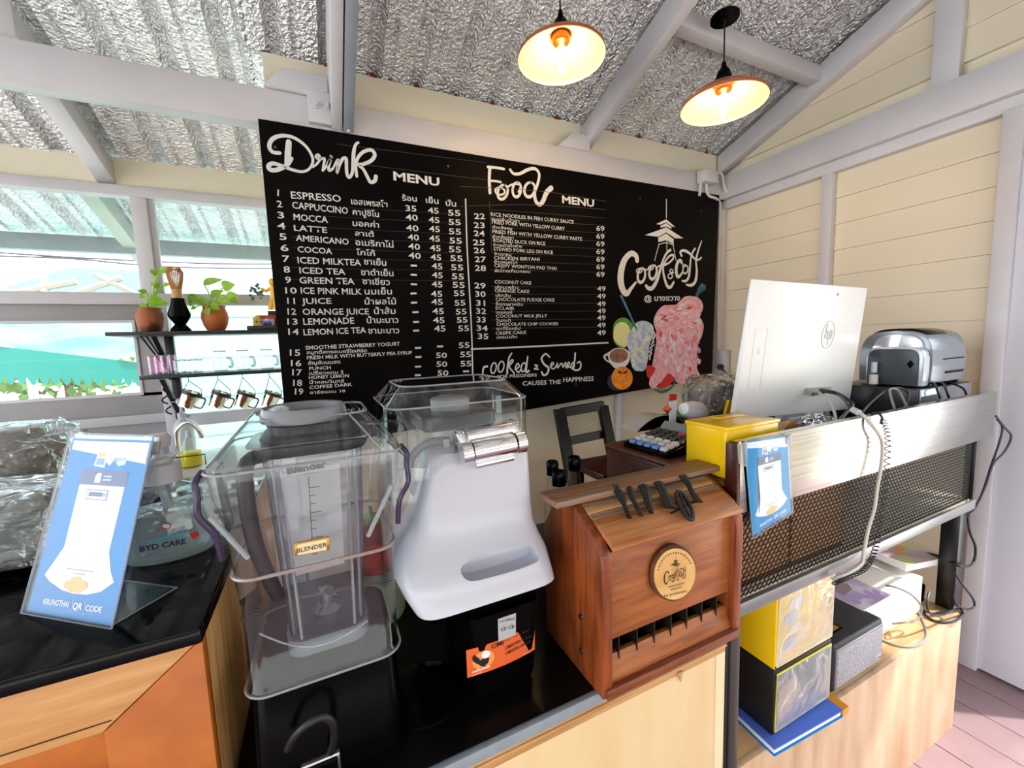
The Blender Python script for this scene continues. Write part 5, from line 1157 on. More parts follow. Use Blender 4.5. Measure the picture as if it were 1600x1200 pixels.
for k in range(7):
    xx = cx0+sth+(cx1-cx0-2*sth)*(k+.62)/7.4
    part('divider', bx(xx, xx+.0025, YC+.016, YC+.07, zo0-.03, zo1+.01), mat('thin dark metal', '3c3530', .3, .7), cu_)
md_c = aY(1058, 898, YC-.012)
part('log_slice', lathe(B(), [(.0, 0), (.046, 0), (.048, .004), (.049, .02), (.046, .024), (0, .024)], md_c+V((0, .024, 0)), 36, axm((-.22, -1, .12)), sx=1, sy=1.08), [bark], cu_)
nA = V((-.22, -1, .12)).normalized(); mc_ = md_c+V((0, .024, 0))+nA*.0247
eu = V((1, -.22, 0)).normalized(); ev = nA.cross(eu).normalized()
if ev.z < 0: ev = -ev
disc = part('log_face', poly(B(), [mc_+eu*(.0445*math.cos(q*PI/18))+ev*(.048*math.sin(q*PI/18)) for q in range(36)]), mat('pale cut wood', 'd9ab68', .45, col2='c6904c', scale=20), cu_, smooth=0, flipfix=False)
ink = mat('burnt ink', '2c1608', .6)
def dm(u, v): return mc_+eu*u*.001+ev*v*.001+nA*.0006
nn = eu.cross(ev); 
for txt, u0, v0, u1, h, bo in (('Cooked & Served', -17, -23, 16, 3.6, .01), ('COFFEE & TEA', -13, -29, 12, 3, .01), ('by prisoners', -26, -39, 22, 5, 0)):
    P0, P1 = dm(u0, v0), dm(u1, v0+2); text(txt, P0, P1, h*.001, nA, ink, cu_, bold=bo)
draw_logo(lambda x, y: dm((x-412)*.07, (600-y)*.07+1), nA, ink, cu_, .00006, 'burnt_logo')
for k in range(17):
    a_ = math.radians(160-k*8.5); part('rim_print', poly(B(), [dm(37*math.cos(a_)+x_, 40*math.sin(a_)+y_) for x_, y_ in ((-1, -1.4), (1, -1.4), (1, 1.4), (-1, 1.4))]), ink, cu_, smooth=0, flipfix=False)
# black cutlery lying on the sloped lid
def slope_px(px, py, d=.012):
    dd = ray(px, py); p0 = SLP(0, 0, d); t = (p0-O).dot(sl_n)/dd.dot(sl_n); return O+dd*t
CU = [('plastic_fork', 'black plastic fork, leftmost utensil on the sloped lid', [(965, 766), (972, 780), (976, 790), (984, 810)], (7, 6.5, 3.2, 3.4)),
      ('plastic_knife', 'slim black plastic knife second from left on the sloped lid', [(984, 762), (987, 776), (994, 790), (1002, 806)], (5, 4, 3.4, 3.6)),
      ('plastic_knife', 'broad black plastic knife blade third from left on the sloped lid', [(1004, 758), (1010, 768), (1012, 782), (1018, 802)], (8, 9, 6, 3.2)),
      ('plastic_spoon', 'thick black twisted spoon bundle in the middle of the sloped lid', [(1029, 754), (1036, 768), (1042, 782), (1048, 794)], (8, 7, 8, 9.5)),
      ('carved_oval', 'oval black ring shaped stirrer near right of the sloped lid', [(1060, 768), (1066, 785), (1074, 800), (1080, 812)], None),
      ('plastic_spatula', 'black bow shaped spatula, rightmost utensil on the sloped lid', [(1068, 744), (1076, 758), (1082, 770), (1092, 785)], (8, 4, 4, 7))]
for nm_, lb, pts, ws in CU:
    P_ = [slope_px(*q, d=.019) for q in pts]; g = root(nm_, P_[0], lb, 'utensil')
    kx = (P_[0]-O).dot(_f)/FPX
    if ws:
        bm = B(); sp_ = smoothp(P_, 5); N_ = len(sp_); rg = []
        for i, p in enumerate(sp_):
            t = (sp_[min(i+1, N_-1)]-sp_[max(i-1, 0)]).normalized(); s_ = t.cross(sl_n).normalized(); f = i/(N_-1)*(len(ws)-1); j = min(int(f), len(ws)-2)
            w_ = (ws[j]+(ws[j+1]-ws[j])*(f-j))*kx*.95
            rg.append([p+s_*w_-sl_n*.002, p+s_*w_+sl_n*.001, p+sl_n*.006, p-s_*w_+sl_n*.002, p-s_*w_-sl_n*.002])
        loft(bm, rg); part('handle', bm, blackm, g)
        if nm_ == 'plastic_fork':
            for k in (-1, 0, 1):
                t = (P_[0]-P_[1]).normalized(); s_ = t.cross(sl_n).normalized(); part('tine', tb([P_[0]+s_*k*.004, P_[0]+s_*k*.0045+t*.016], .0013, 5), blackm, g)
    else:
        c = (P_[0]+P_[3])/2; t = (P_[3]-P_[0]); L = t.length/2; t.normalize(); s_ = t.cross(sl_n).normalized()
        part('ring', tb([c+t*L*math.cos(a)+s_*L*.33*math.sin(a) for a in [i*PI/12 for i in range(24)]], .0042, 8, closed=True), blackm, g)
        part('centre_bar', tb([c-t*L*.95, c+t*L*.95], .003, 6), blackm, g)
for q in ((912, 962), (905, 1018)):
    p = aY(*q, .62); part('bolt_head', lt([(.006, 0), (.004, .004), (0, .005)], (cx0, p.y, p.z), 10, axm((-1, 0, 0))), blackm, cu_)

# ================================================================ DESK WITH MESH FRONT
YR = .58; ZD = 1.171
zp1, zp0 = 1.5-.40*YR, 1.5-.68*YR; zl0, zl1 = 1.5-1.10*YR, 1.5-1.045*YR
xr0, xr1 = 1.39*YR, 3.72*YR; xm1_ = 3.53*YR
dk = root('mesh_desk', (1.5, .9, 0), 'black steel desk with brushed steel upper panel and expanded mesh front', 'desk')
part('steel_panel', bx(xr0, xr1, YR, YR+.004, zp0, zp1, .001), steel, dk)
part('panel_top_lip', bx(xr0, xr1, YR+.004, YR+.02, zp1-.004, zp1), steel, dk)
part('bottom_rail', bx(xr0, xm1_, YR-.003, YR+.004, zl0, zl1, .0015), mat('grey steel rail', '9a9a9c', .3, .6, vary=.1), dk)
part('left_end_post', bx(xr0-.006, xr0+.004, YR+.0, YR+.03, zl0, zp1-.006, .001), woodD, dk)
part('right_upright', bx(xm1_-.012, xm1_, YR+.002, YR+.03, zl1, zp0, .001), blacksteel, dk)
part('leg', bx(xr0-.012, xr0+.018, YR, YR+.03, 0, zl0, .002), mat('dark bronze leg', '4c4643', .3, .4), dk)
part('leg', bx(xr0-.034, xr0-.013, YR+.004, YR+.03, 0, .845, .002), blacksteel, dk)
lx = aY(1487, 830, YR+.05).x
part('leg', bx(lx, lx+.055, YR+.03, YR+.08, .4555, zl0, .002), blacksteel, dk)
part('leg', bx(xm1_-.03, xm1_, 1.25, 1.28, 0, ZD-.02, .002), blacksteel, dk)
part('leg', bx(xr0, xr0+.04, .90, .93, 0, zl0, .002), blacksteel, dk)
part('desk_top', bx(1.305, xr1-.02, YR+.02, 1.3, ZD-.02, ZD, .002), mat('dark desk top', '2a2424', .35), dk)
part('lower_shelf', bx(xr0, xm1_, YR+.014, 1.05, zl1-.014, zl1, .001), mat('cream shelf', 'e8dcc0', .5), dk)
# expanded mesh: staggered diamonds as thin strands, one joined part
bm = B(); pit = .0165; hh_ = .0105; x = xr0+.002; col = 0
vstr = []
def strand(a, b, wdt=.0009):
    d = (b-a).normalized(); s_ = V((-d.z, 0, d.x))*wdt
    v = [bm.verts.new(q) for q in (a-s_, a+s_, b+s_, b-s_)]; w2_ = [bm.verts.new(q+V((0, .0022, 0))) for q in (a-s_, a+s_, b+s_, b-s_)]
    bm.faces.new(v); bm.faces.new(w2_[::-1]); bm.faces.new((v[0], v[3], w2_[3], w2_[0])); bm.faces.new((v[1], w2_[1], w2_[2], v[2]))
row = 0; z = zl1
while z < zp0:
    x = xr0+(0 if row % 2 == 0 else pit/2)
    while x < xm1_-.012:
        strand(V((x, YR+.012, z)), V((x+pit/2, YR+.009, z+hh_))); strand(V((x+pit/2, YR+.009, z+hh_)), V((x+pit, YR+.012, z)))
        x += pit
    z += hh_; row += 1
o = part('mesh_front', bm, mat('black mesh steel', '101114', .3, .3), dk, smooth=0, flipfix=False); o['kind'] = 'stuff'

def at_desk(px, py, Y, z=ZD): c = aY(px, py, Y); c.z = z; return c
# payment card hanging on the steel panel
P00, P10, P01 = aY(1176, 838, YR-.006), aY(1236, 800, YR-.006), aY(1164, 690, YR-.006)
P11 = aY(1230, 681, YR-.006)
def S2(u, v, d=0): return (P00*(1-u)+P10*u)*(1-v)+(P01*(1-u)+P11*u)*v+V((0, -d, 0))
g = qr_card('payment_sign', S2, V((0, -1, 0)), 'cyan payment card hung on the steel panel of the desk', cyan)
hexa(bm := B(), [S2(-.03, -.02, .004), S2(1.03, -.02, .004), S2(1.03, -.02, .0025), S2(-.03, -.02, .0025), S2(-.03, 1.02, .004), S2(1.03, 1.02, .004), S2(1.03, 1.02, .0025), S2(-.03, 1.02, .0025)]); part('clear_sleeve', bm, clear('clear acrylic sheet'), g)
part('sleeve_edge', tb([S2(-.02, -.015, .002), S2(-.02, 1.015, .002), S2(1.02, 1.015, .002), S2(1.02, -.015, .002), S2(-.02, -.015, .002)], .0012, 5), rim, g)
part('tape', poly(B(), [aY(*q, YR-.012) for q in ((1152, 694), (1168, 690), (1167, 730), (1154, 724))]), clear('sticky tape', tint=(.85, .84, .84), refl=2, milky=.3), g, smooth=0)
part('clip', bx(S2(.96, .97).x, S2(1.05, .97).x, YR-.012, YR-.008, S2(.9, .9).z, S2(.9, 1.02).z, .001), rim, g)

# ---- side table behind: dark wooden box, calculator, donation box
YX = .95
def topz(px, py, Y): return aY(px, py, Y).z
cbx = root('wooden_drawer_box', (1.0, .8, zl1), 'dark red brown wooden drawer box under calculator and yellow box', 'box')
zT_ = ZD; xA_ = .80
part('carcass', bx(xA_, 1.30, .617, 1.03, zl1+.0005, zT_-.012, .003), woodD, cbx)
part('top_board', bx(xA_-.002, 1.302, .612, 1.034, zT_-.012, zT_, .004), mat('worn brown wood top', '7a4a2c', .35, col2='4a2414', scale=5, stretch=(2, 14, 14), contrast=(.3, .7)), cbx)
for k in range(2): part('drawer_front', bx(xA_+.015+.24*k, xA_+.245+.24*k, .611, .617, zl1+.02, zT_-.03, .002), mat('tan drawer face', 'b98d58', .4, col2='9a6c3c', scale=5, stretch=(1.5, 14, 14)), cbx)
st_ = root('side_table', (1.2, 1.3, 0), 'dark varnished low table beyond the capped bottles, left of the drawer box', 'table')
part('table_top', bx(.80, 1.30, 1.045, 1.24, 1.035, 1.06, .003), woodD, st_)
for lx_ in (.82, 1.28):
    for ly_ in (1.07, 1.22): part('leg', bx(lx_-.015, lx_+.015, ly_-.015, ly_+.015, 0, 1.035), woodD, st_)
# calculator lying tilted on the box
zc = zT_+.001
k0 = aZ(972, 702, zc+.01); k1 = aZ(1020, 712, zc+.01); kx = (k1-k0)
cc0, cc1, cc3 = aZ(974, 698, zc), aZ(1022, 712, zc), aZ(1075, 676, zc)
ca = root('calculator', cc0, 'black desk calculator with blue, white and black keys on the wooden box', 'calculator')
eu_ = (cc1-cc0); ev_ = V((-eu_.y, eu_.x, 0)).normalized()*.2*1.0
eu_.z = 0; W1 = eu_.length; eun = eu_.normalized(); 
CW, CH = .165, .17
def CK(u, v, d): return cc0+eun*(u*CW)+ev_.normalized()*(v*CH)+V((0, 0, d+.03*v))
hexa(bm := B(), [CK(0, 0, 0), CK(1, 0, 0), CK(1, 1, -.03), CK(0, 1, -.03), CK(0, 0, .014), CK(1, 0, .014), CK(1, 1, .014), CK(0, 1, .014)]); bev(bm, bm.verts[:], .003); part('case', bm, black, ca)
kb, kw, kk = mat('blue key', '6f96e0', .35), mat('white key', 'e4e4e2', .35), mat('black key', '2a2226', .3)
for j in range(6):
    for i in range(5):
        m_ = kk if j >= 3 else (kb if (j == 0 and i < 4) else kw)
        if j == 5 and i == 3: m_ = mat('red key', 'b8404c', .4)
        u, v = .08+i*.175, .05+j*.125
        hexa(bm := B(), [CK(u, v, .014), CK(u+.135, v, .014), CK(u+.135, v+.095, .014), CK(u, v+.095, .014), CK(u+.015, v+.01, .024), CK(u+.12, v+.01, .024), CK(u+.12, v+.08, .024), CK(u+.015, v+.08, .024)]); bev(bm, bm.verts[:], .0012, 1); part('key', bm, m_, ca)
hexa(bm := B(), [CK(.05, .83, .014), CK(.95, .83, .014), CK(.95, .97, .014), CK(.05, .97, .014), CK(.08, .84, .02), CK(.92, .84, .02), CK(.92, .96, .034), CK(.08, .96, .034)]); part('display', bm, mat('lcd', '8c958c', .2), ca)
pcv = aZ(1048, 674, zT_+.004)
t = root('paper_plate', pcv, 'white curved paper lid behind the calculator', 'lid')
pr2 = [(-.1+.2*i/14) for i in range(15)]
bm = B(); g0 = []
for y_ in (0, .09): g0.append([bm.verts.new(V((pcv.x+.02+x_*1.15, pcv.y+y_+.06, zT_+.002+.045*(1-(x_/.1)**2)))) for x_ in pr2])
for i in range(14): bm.faces.new((g0[0][i], g0[0][i+1], g0[1][i+1], g0[1][i]))
bm.faces.new(g0[0]); bmesh.ops.solidify(bm, geom=bm.faces[:], thickness=.0015); part('lid', bm, whitem, t)
# yellow donation box
YY = .78
yb = root('donation_box', (1.05, .79, ZD), 'glossy yellow acrylic donation box with slot in the lid', 'box')
yx0, yx1, yy0, yy1, zt_y, zbot = .812, .999, .617, .731, 1.2885, ZD+.001
b0 = [V((yx0, yy0, 0)), V((yx1, yy0, 0)), V((yx1, yy1, 0)), V((yx0, yy1, 0))]
hexa(bm := B(), [V((q.x, q.y, zbot)) for q in b0]+[V((q.x, q.y, zt_y)) for q in b0]); bev(bm, bm.verts[:], .006, 3); part('body', bm, yellow, yb)
part('lid', bx(b0[0].x-.002, b0[1].x+.002, b0[0].y-.002, b0[2].y+.002, zt_y-.006, zt_y+.004, .003), yellow, yb)
cx_ = (b0[0].x+b0[1].x)/2; cy_ = (b0[0].y+b0[2].y)/2+.01
part('slot', bx(cx_-.03, cx_+.04, cy_-.0015, cy_+.0015, zt_y+.0035, zt_y+.0046), mat('dark yellow slot', '9a7408', .6), yb)
part('inner_lid', bx(cx_-.02, cx_+.07, cy_+.004, cy_+.04, zt_y+.003, zt_y+.006, .001), yellow, yb)
# bottles with black caps standing behind the cutlery box
for px, py0, wpx, lb in ((863, 718, 19, 'clear bottle with tall black cap behind the cutlery box, left one'), (873, 733, 22, 'short dark capped bottle low behind the cutlery box, between the taller two'), (897, 711, 20, 'clear syrup bottle with black flip cap behind the cutlery box, right of the three')):
    Yb = .86 if py0 != 733 else .80; c = aY(px, py0+2, Yb); zt4 = c.z; kx = (c-O).dot(_f)/FPX; r = wpx/2*kx
    g = root('capped_bottle', (c.x, Yb, ZM), lb, 'bottle')
    part('glass_body', lt([(r*1.5, 0), (r*1.6, .01), (r*1.6, zt4-ZM-.12), (r*.9, zt4-ZM-.05), (r*.85, zt4-ZM-.03)], (c.x, Yb, ZM), 20), glassm, g)
    part('syrup', lt([(r*1.45, .004), (r*1.5, .012), (r*1.5, (zt4-ZM)*.4), (0, (zt4-ZM)*.4)], (c.x, Yb, ZM), 18), mat('dark syrup', '3a2a24', .2), g)
    part('cap', lt([(r, zt4-ZM-.035), (r, zt4-ZM-.004), (r*.8, zt4-ZM), (0, zt4-ZM)], (c.x, Yb, ZM), 20), black, g)
# bottles behind the blenders (seen through the covers)
for px, py, Yb, wpx, capc, bodc, lb, nm_ in ((642, 795, 1.1, 26, whitem, mat('purple sauce', '6a5468', .4), 'squeeze bottle of purple sauce with white nozzle behind the white blender', 'squeeze_bottle'), (578, 800, 1.12, 34, mat('green cap', '7aa05a', .4), mat('red sauce', 'b02a22', .3), 'red sauce bottle with green cap behind the enclosed blender', 'sauce_bottle')):
    c = aY(px, py, Yb); kx = (c-O).dot(_f)/FPX; r = wpx/2*kx; g = root(nm_, (c.x, Yb, ZM), lb, 'bottle'); h = c.z-ZM
    part('body', lt([(r, 0), (r, h*.75), (r*.9, h*.86), (r*.7, h*.88), (0, h*.88)], (c.x, Yb, ZM), 20), bodc, g)
    part('nozzle_cap', lt([(r*.85, h*.88), (r*.85, h*.95), (r*.3, h*.97), (r*.15, h*1.08), (0, h*1.08)], (c.x, Yb, ZM), 18), capc, g)
t = root('glass_canister', (aY(560, 960, 1.05).x, 1.12, ZM), 'pale green canister on the middle counter behind the enclosed blender', 'canister')
c = aY(598, 950, .99); part('canister', lt([(.05, 0), (.055, .01), (.055, .13), (.045, .14), (0, .14)], (c.x, 1.0, ZM), 24), mat('pale green plastic', 'b9c8a4', .3), t)
part('lid', lt([(.057, .13), (.057, .15), (0, .152)], (c.x, 1.0, ZM), 24), red, t)

# ---- chair with mesh back by the wall
YCh = 1.75
ch = root('steel_chair', (1.2, YCh, 0), 'black steel chair with expanded mesh backrest below the menu board', 'chair')
def ct(px, py, dy=0): return aY(px, py, YCh+dy)
def bar(nm_, p, q, wd, th, m=blacksteel):
    p, q = V(p), V(q); d = (q-p); 
    s_ = V((1, 0, 0)) if abs(d.normalized().x) < .7 else V((0, 0, 1)); s_ = s_*wd/2; b_ = V((0, th, 0))
    hexa(bm := B(), [p-s_, p+s_, p+s_+b_, p-s_+b_, q-s_, q+s_, q+s_+b_, q-s_+b_]); return part(nm_, bm, m, ch)
LT, LB, RT, RB = ct(876, 640), ct(893, 752), ct(944, 634), ct(962, 740)
bar('back_post', V((LB.x, YCh-.12, .45)), LT, .055, .03); bar('back_post', V((RB.x, YCh-.12, .45)), RT, .055, .03)
bar('back_rail', ct(880, 645), ct(944, 634), .045, .025); bar('back_rail', ct(884, 691), ct(950, 678), .04, .025)
bm = B(); 
a0, a1, a2, a3 = ct(884, 683), ct(946, 672), ct(942, 638), ct(882, 648)
for i in range(14):
    u0, u1 = i/14, (i+1)/14
    for j in range(12):
        v0, v1 = j/12, (j+1)/12
        f = lambda u, v: (a0*(1-u)+a1*u)*(1-v)+(a3*(1-u)+a2*u)*v+V((0, .01, 0))
        um = (u0+u1)/2
        for A_, B_ in ((f(u0, v0), f(um, v1)), (f(um, v1), f(u1, v0))) if j % 2 == 0 else ((f(um, v0), f(u0, v1)), (f(um, v0), f(u1, v1))):
            d = (B_-A_).normalized(); s_ = V((-d.z, 0, d.x))*.0012; vs = [bm.verts.new(q) for q in (A_-s_, A_+s_, B_+s_, B_-s_)]; bm.faces.new(vs)
o = part('mesh_back', bm, mat('pale mesh', '8d8468', .4, .4), ch, smooth=0, flipfix=False); o['kind'] = 'stuff'
part('seat', bx(LB.x-.03, RB.x+.03, YCh-.5, YCh-.1, .43, .46, .01), blacksteel, ch)
for xx in (LB.x, RB.x):
    for yy in (YCh-.47, YCh-.12): part('leg', bx(xx-.015, xx+.015, yy-.015, yy+.015, 0, .43), blacksteel, ch)

# ================================================================ ON THE DESK: monitor, printer, cash drawer, bag, cables
ms = root('desktop_computer', (1.5, .86, ZD), 'large white all-in-one computer seen from behind on the desk', 'computer')
YmT, YmB = .775, .825
mTL, mTR, mBL, mBR = aY(1178, 436, YmT), aY(1356, 450, YmT), aY(1147, 656, YmB), aY(1326, 640, YmB)
MP_ = lambda u, v: (mTL*(1-u)+mTR*u)*(1-v)+(mBL*(1-u)+mBR*u)*v
mn = (mTR-mTL).cross(mBL-mTL).normalized()
if mn.y > 0: mn = -mn
hexa(bm := B(), [mBL, mBR, mBR-mn*.018, mBL-mn*.018, mTL, mTR, mTR-mn*.012, mTL-mn*.012]); bev(bm, bm.verts[:], .003, 2); part('back_shell', bm, mat('white computer shell', 'f0efec', .3, vary=.02), ms)
sA, sB, sC, sD = [MP_(u, v) for u, v in ((.03, .97), (.97, .97), (.03, .03), (.97, .03))]
hexa(bm := B(), [q-mn*.0125 for q in (sA, sB)]+[q-mn*.02 for q in (sB, sA)]+[q-mn*.0125 for q in (sC, sD)]+[q-mn*.014 for q in (sD, sC)]); part('screen', bm, black, ms)
def MP(u, v, d=0): return (mTL*(1-u)+mTR*u)*(1-v)+(mBL*(1-u)+mBR*u)*v+mn*d
def mpx(px, py, d=0):
    dd = ray(px, py); t = (mTL+mn*d-O).dot(mn)/dd.dot(mn); return O+dd*t
hg = mat('embossed grey', 'd4d3d2', .35)
lc_ = mpx(1294, 523, .001); le = (mTR-mTL).normalized(); lv = (mTL-mBL).normalized()
kx = (lc_-O).dot(_f)/FPX
ring = [lc_+le*(.034*math.cos(a))+lv*(.045*math.sin(a)) for a in [i*PI/20 for i in range(40)]]
part('round_logo_ring', tb(ring, .0012, 6, closed=True), hg, ms)
for pts in ([(-.013, .038), (-.006, -.006), (-.006, -.006)],): pass
def lb(u, v): return lc_+le*u+lv*v+mn*.0004
for pts in ([(-.018, -.012), (-.011, .035)], [(-.013, .008), (-.006, .012), (-.003, .008), (-.007, -.014)], [(.002, -.034), (.01, .012), (.018, .012), (.02, .004), (.016, -.012), (.006, -.014)]):
    part('logo_stroke', tb([lb(*q) for q in pts], .0014, 5, sm=3 if len(pts) > 2 else 0), hg, ms)
part('webcam_dot', lt([(.004, 0), (.003, .001), (0, .001)], mpx(1309, 460), 10, axm(mn)), mat('dark dot', '4a4644', .5), ms)
fr = [mpx(*q, .0006) for q in ((1181, 513), (1200, 512), (1187, 608), (1168, 609))]
part('drive_outline', tb(fr, .0006, 4, closed=True), hg, ms)
part('drive_latch', tb([mpx(*q, .0006) for q in ((1184, 544), (1187, 545), (1186, 554), (1183, 554))], .0006, 4, closed=True), hg, ms)
io = mpx(1275, 612)
hexa(bm := B(), [mpx(*q, .004) for q in ((1258, 617), (1296, 614))]+[mpx(*q, -.002) for q in ((1296, 614), (1258, 617))]+[mpx(*q, .01) for q in ((1262, 606), (1300, 604))]+[mpx(*q, -.002) for q in ((1300, 604), (1262, 606))]); part('port_cover', bm, mat('port grey', 'cfcdca', .4), ms)
part('port', bx(io.x-.03, io.x+.03, io.y-.012, io.y-.004, io.z-.01, io.z, .001), mat('port dark', '5a5856', .4), ms)
b_ = (mBL+mBR)/2
part('stand_neck', bx(b_.x-.06, b_.x+.06, YmB+.014, YmB+.035, ZD+.008, b_.z+.08, .003), white, ms)
part('stand_foot', bx(b_.x-.12, b_.x+.12, YmB+.03-.02, YmB+.24, ZD, ZD+.009, .003), white, ms)
# cash drawer, printer
cdw = root('cash_drawer', (2.0, .76, ZD), 'black metal cash drawer with grey end under the label printer', 'cash drawer')
dX = 1.82; dZ = 1.293
part('case', bx(dX, 2.21, .665, .93, ZD, dZ, .003), blacksteel, cdw)
part('grey_front', bx(dX+.002, 2.21, .660, .665, ZD+.01, dZ-.002, .001), mat('glossy grey front', '8d939c', .12, .5), cdw)
part('foot', bx(dX+.02, 2.18, .68, .9, ZD-.0, ZD+.002), blackm, cdw)
pr3 = root('label_printer', (2.0, .75, dZ), 'silver and charcoal label printer with rounded top on the cash drawer', 'printer')
pX = 1.862
dsk = mat('charcoal plastic', '3e434a', .35); sil = mat('silver plastic', '8f949d', .25, .4, vary=.08)
py0, py1 = .672, .835
def parr(y0, y1, z0, z1, x, n=14, k=.6):
    out = [V((x, y0, z0))]
    for i in range(n+1):
        a = PI-PI*i/n; out.append(V((x, (y0+y1)/2+(y1-y0)/2*math.copysign(abs(math.cos(a))**k, math.cos(a)), z0+(z1-z0)*(.35+.65*abs(math.sin(a))**k))))
    out.append(V((x, y1, z0))); return out
part('main_body', prism(B(), parr(py0+.0, py1+.05, dZ+.012, 1.492, pX+.06), (.26, 0, 0), .004), sil, pr3)
part('dark_lid', prism(B(), parr(py0+.015, py1+.035, 1.36, 1.500, pX+.075), (.16, 0, 0), .003), black, pr3)
part('hinge_arc', prism(B(), parr(py0+.02, py1+.0, 1.36, 1.478, pX+.035), (.022, 0, 0), .003), mat('bright silver arc', 'd8dade', .15, .5), pr3)
part('side_pod', prism(B(), parr(py0+.0, py1, dZ+.006, 1.435, pX, k=.35), (.04, 0, 0), .005), mat('pale silver rim', 'c2cbd0', .25, .2), pr3)
part('side_panel', prism(B(), parr(py0+.012, py1-.004, dZ+.008, 1.428, pX-.002, k=.35), (.003, 0, 0), .001), dsk, pr3)
part('paper_slot', bx(pX+.14, pX+.30, py0-.003, py0+.004, 1.385, 1.389), black, pr3)
part('feed_slot', bx(pX+.16, pX+.30, py0-.003, py0+.004, 1.335, 1.343), black, pr3)
for fx in (pX+.08, pX+.29): part('foot', bx(fx, fx+.015, py0+.01, py0+.15, dZ, dZ+.014), blackm, pr3)
part('speaker_grille', prism(B(), [(pX-.003, .707, 1.36), (pX-.003, .697, 1.375), (pX-.003, .707, 1.39), (pX-.003, .717, 1.375)], (.0012, 0, 0)), black, pr3)
p = at_desk(1362, 600, .79, dZ); g = root('small_bottle', (1.836, .80, dZ), 'tiny white capped glass bottle on the cash drawer by the printer', 'bottle')
part('glass', lt([(.012, 0), (.013, .004), (.013, .045), (.007, .05), (.007, .055)], (1.838, .80, dZ), 16), glassm, g); part('label', lt([(.0133, .008), (.0133, .042)], (1.838, .80, dZ), 16, close_ends=False), mat('pale label', 'dcd9cc', .5), g)
part('cap', lt([(.009, .05), (.009, .088), (0, .089)], (1.838, .80, dZ), 14), white, g)
# power strip with plugs and cords behind the panel lip
def cord(nm, pts, r, m, label, cat='cable', sm=6):
    P_ = [V(q) for q in pts]; g = root(nm, P_[0], label, cat); part('cord', tb(P_, r, 8, sm=sm), m, g); return g
Y1 = .633
D3 = lambda x, y, Y: aY(x, y, Y)
cord('computer_cable', [D3(1282, 609, .79), D3(1300, 612, .73), D3(1318, 620, .70), D3(1332, 632, .67), D3(1322, 645, .66), D3(1308, 662, 0.625)], .005, cable, 'thick black cable bundle leaving the computer port')
cord('computer_cable', [D3(1284, 612, .79), D3(1312, 618, .70), D3(1330, 640, 0.630), D3(1345, 655, 0.620), D3(1368, 645, 0.580), D3(1378, 652, 0.565), D3(1376, 662, 0.568)], .003, cable, 'thin black cord from the computer port over the steel panel')
cord('white_cable', [D3(1280, 614, .79), D3(1294, 625, .74), D3(1303, 642, .70), D3(1308, 662, .66)], .004, cablew, 'white cord dropping from the computer port behind the panel')
cord('loop_cable', [D3(1338, 657, 0.630), D3(1360, 630, .66), D3(1385, 610, .67), D3(1405, 606, .67), D3(1418, 613, .67), D3(1418, 628, .66), D3(1410, 638, 0.630)], .0028, cable, 'thin black cable loop rising above the panel left of the printer')
cord('grey_loop_cable', [D3(1398, 640, 0.625), D3(1390, 612, .66), D3(1395, 607, .66), D3(1405, 612, .66), D3(1417, 636, 0.625)], .0032, cableg, 'grey cable loop sticking up behind the steel panel')
for k, (x0, x1) in enumerate(((1456, 1470), (1470, 1484), (1486, 1512))):
    cord('printer_cable', [D3(x0-4, 598, .68), D3(x0+4, 600, .655), D3(x1-6, 608, 0.625), D3(x1-1, 622, 0.620)], .0034, cable, ('black cord curling over grey drawer front, left of three', 'black cord curling over grey drawer front, middle of three', 'black cord curling over grey drawer front, right of three')[k])
# hanging white cable and coiled cord in front of the mesh
wc = [D3(1335, 641, 0.605), D3(1350, 650, 0.580), D3(1367, 670, 0.565), D3(1378, 690, 0.562), D3(1378, 720, 0.560), D3(1371, 760, 0.560), D3(1366, 795, 0.558), D3(1357, 825, 0.558), D3(1350, 860, 0.555), D3(1346, 880, 0.553), D3(1325, 895, 0.552), D3(1300, 905, 0.570)]
cord('white_usb_cable', wc, .0042, cablew, 'long off-white cable hanging over the steel panel and mesh')
part('plug', tb([D3(1332, 640, 0.610), D3(1342, 645, 0.592)], .0085, 10), white, bpy.data.objects[[o.name for o in bpy.data.objects if o.name.startswith('white_usb_cable')][0]])
def coil(p0, p1, n, R, r, pts):
    sp_ = smoothp(pts, 10); out = []; N = len(sp_); L = n*9
    for i in range(L):
        f = i/(L-1)*(N-1); j = min(int(f), N-2); c = sp_[j].lerp(sp_[j+1], f-j); a = 2*PI*i/9
        out.append(c+V((R*math.cos(a), -abs(R*.6)+R*.6*math.sin(a), 0)))
    return tb(out, r, 5)
cc_ = [D3(1376, 655, 0.565), D3(1383, 680, 0.565), D3(1382, 730, 0.565), D3(1377, 790, 0.563), D3(1368, 840, 0.563), D3(1358, 872, 0.560), D3(1344, 890, 0.555), D3(1318, 902, 0.555), D3(1300, 910, 0.565)]
g = root('coiled_cord', cc_[0], 'black coiled telephone style cord hanging beside the white cable', 'cable'); part('coil', coil(0, 0, 46, .0095, .0014, cc_), cable, g)
cord('side_cable', [D3(1558, 655, 0.600), D3(1566, 668, 0.600), D3(1562, 690, 0.600), D3(1548, 730, 0.600), D3(1535, 770, 0.600), D3(1522, 795, 0.605), D3(1516, 802, 0.610)], .0035, mat('blue grey cable', '3a3d4c', .4), 'dark cable hanging off the right end of the desk, inner one')
cord('side_cable', [D3(1556, 650, 0.590), D3(1570, 668, 0.590), D3(1580, 682, 0.590), D3(1570, 705, 0.590), D3(1552, 725, 0.590), D3(1540, 760, 0.590), D3(1525, 792, 0.600), D3(1514, 806, 0.605)], .0035, mat('blue grey cable', '3a3d4c', .4), 'dark cable bowed outward off the right end of the desk')

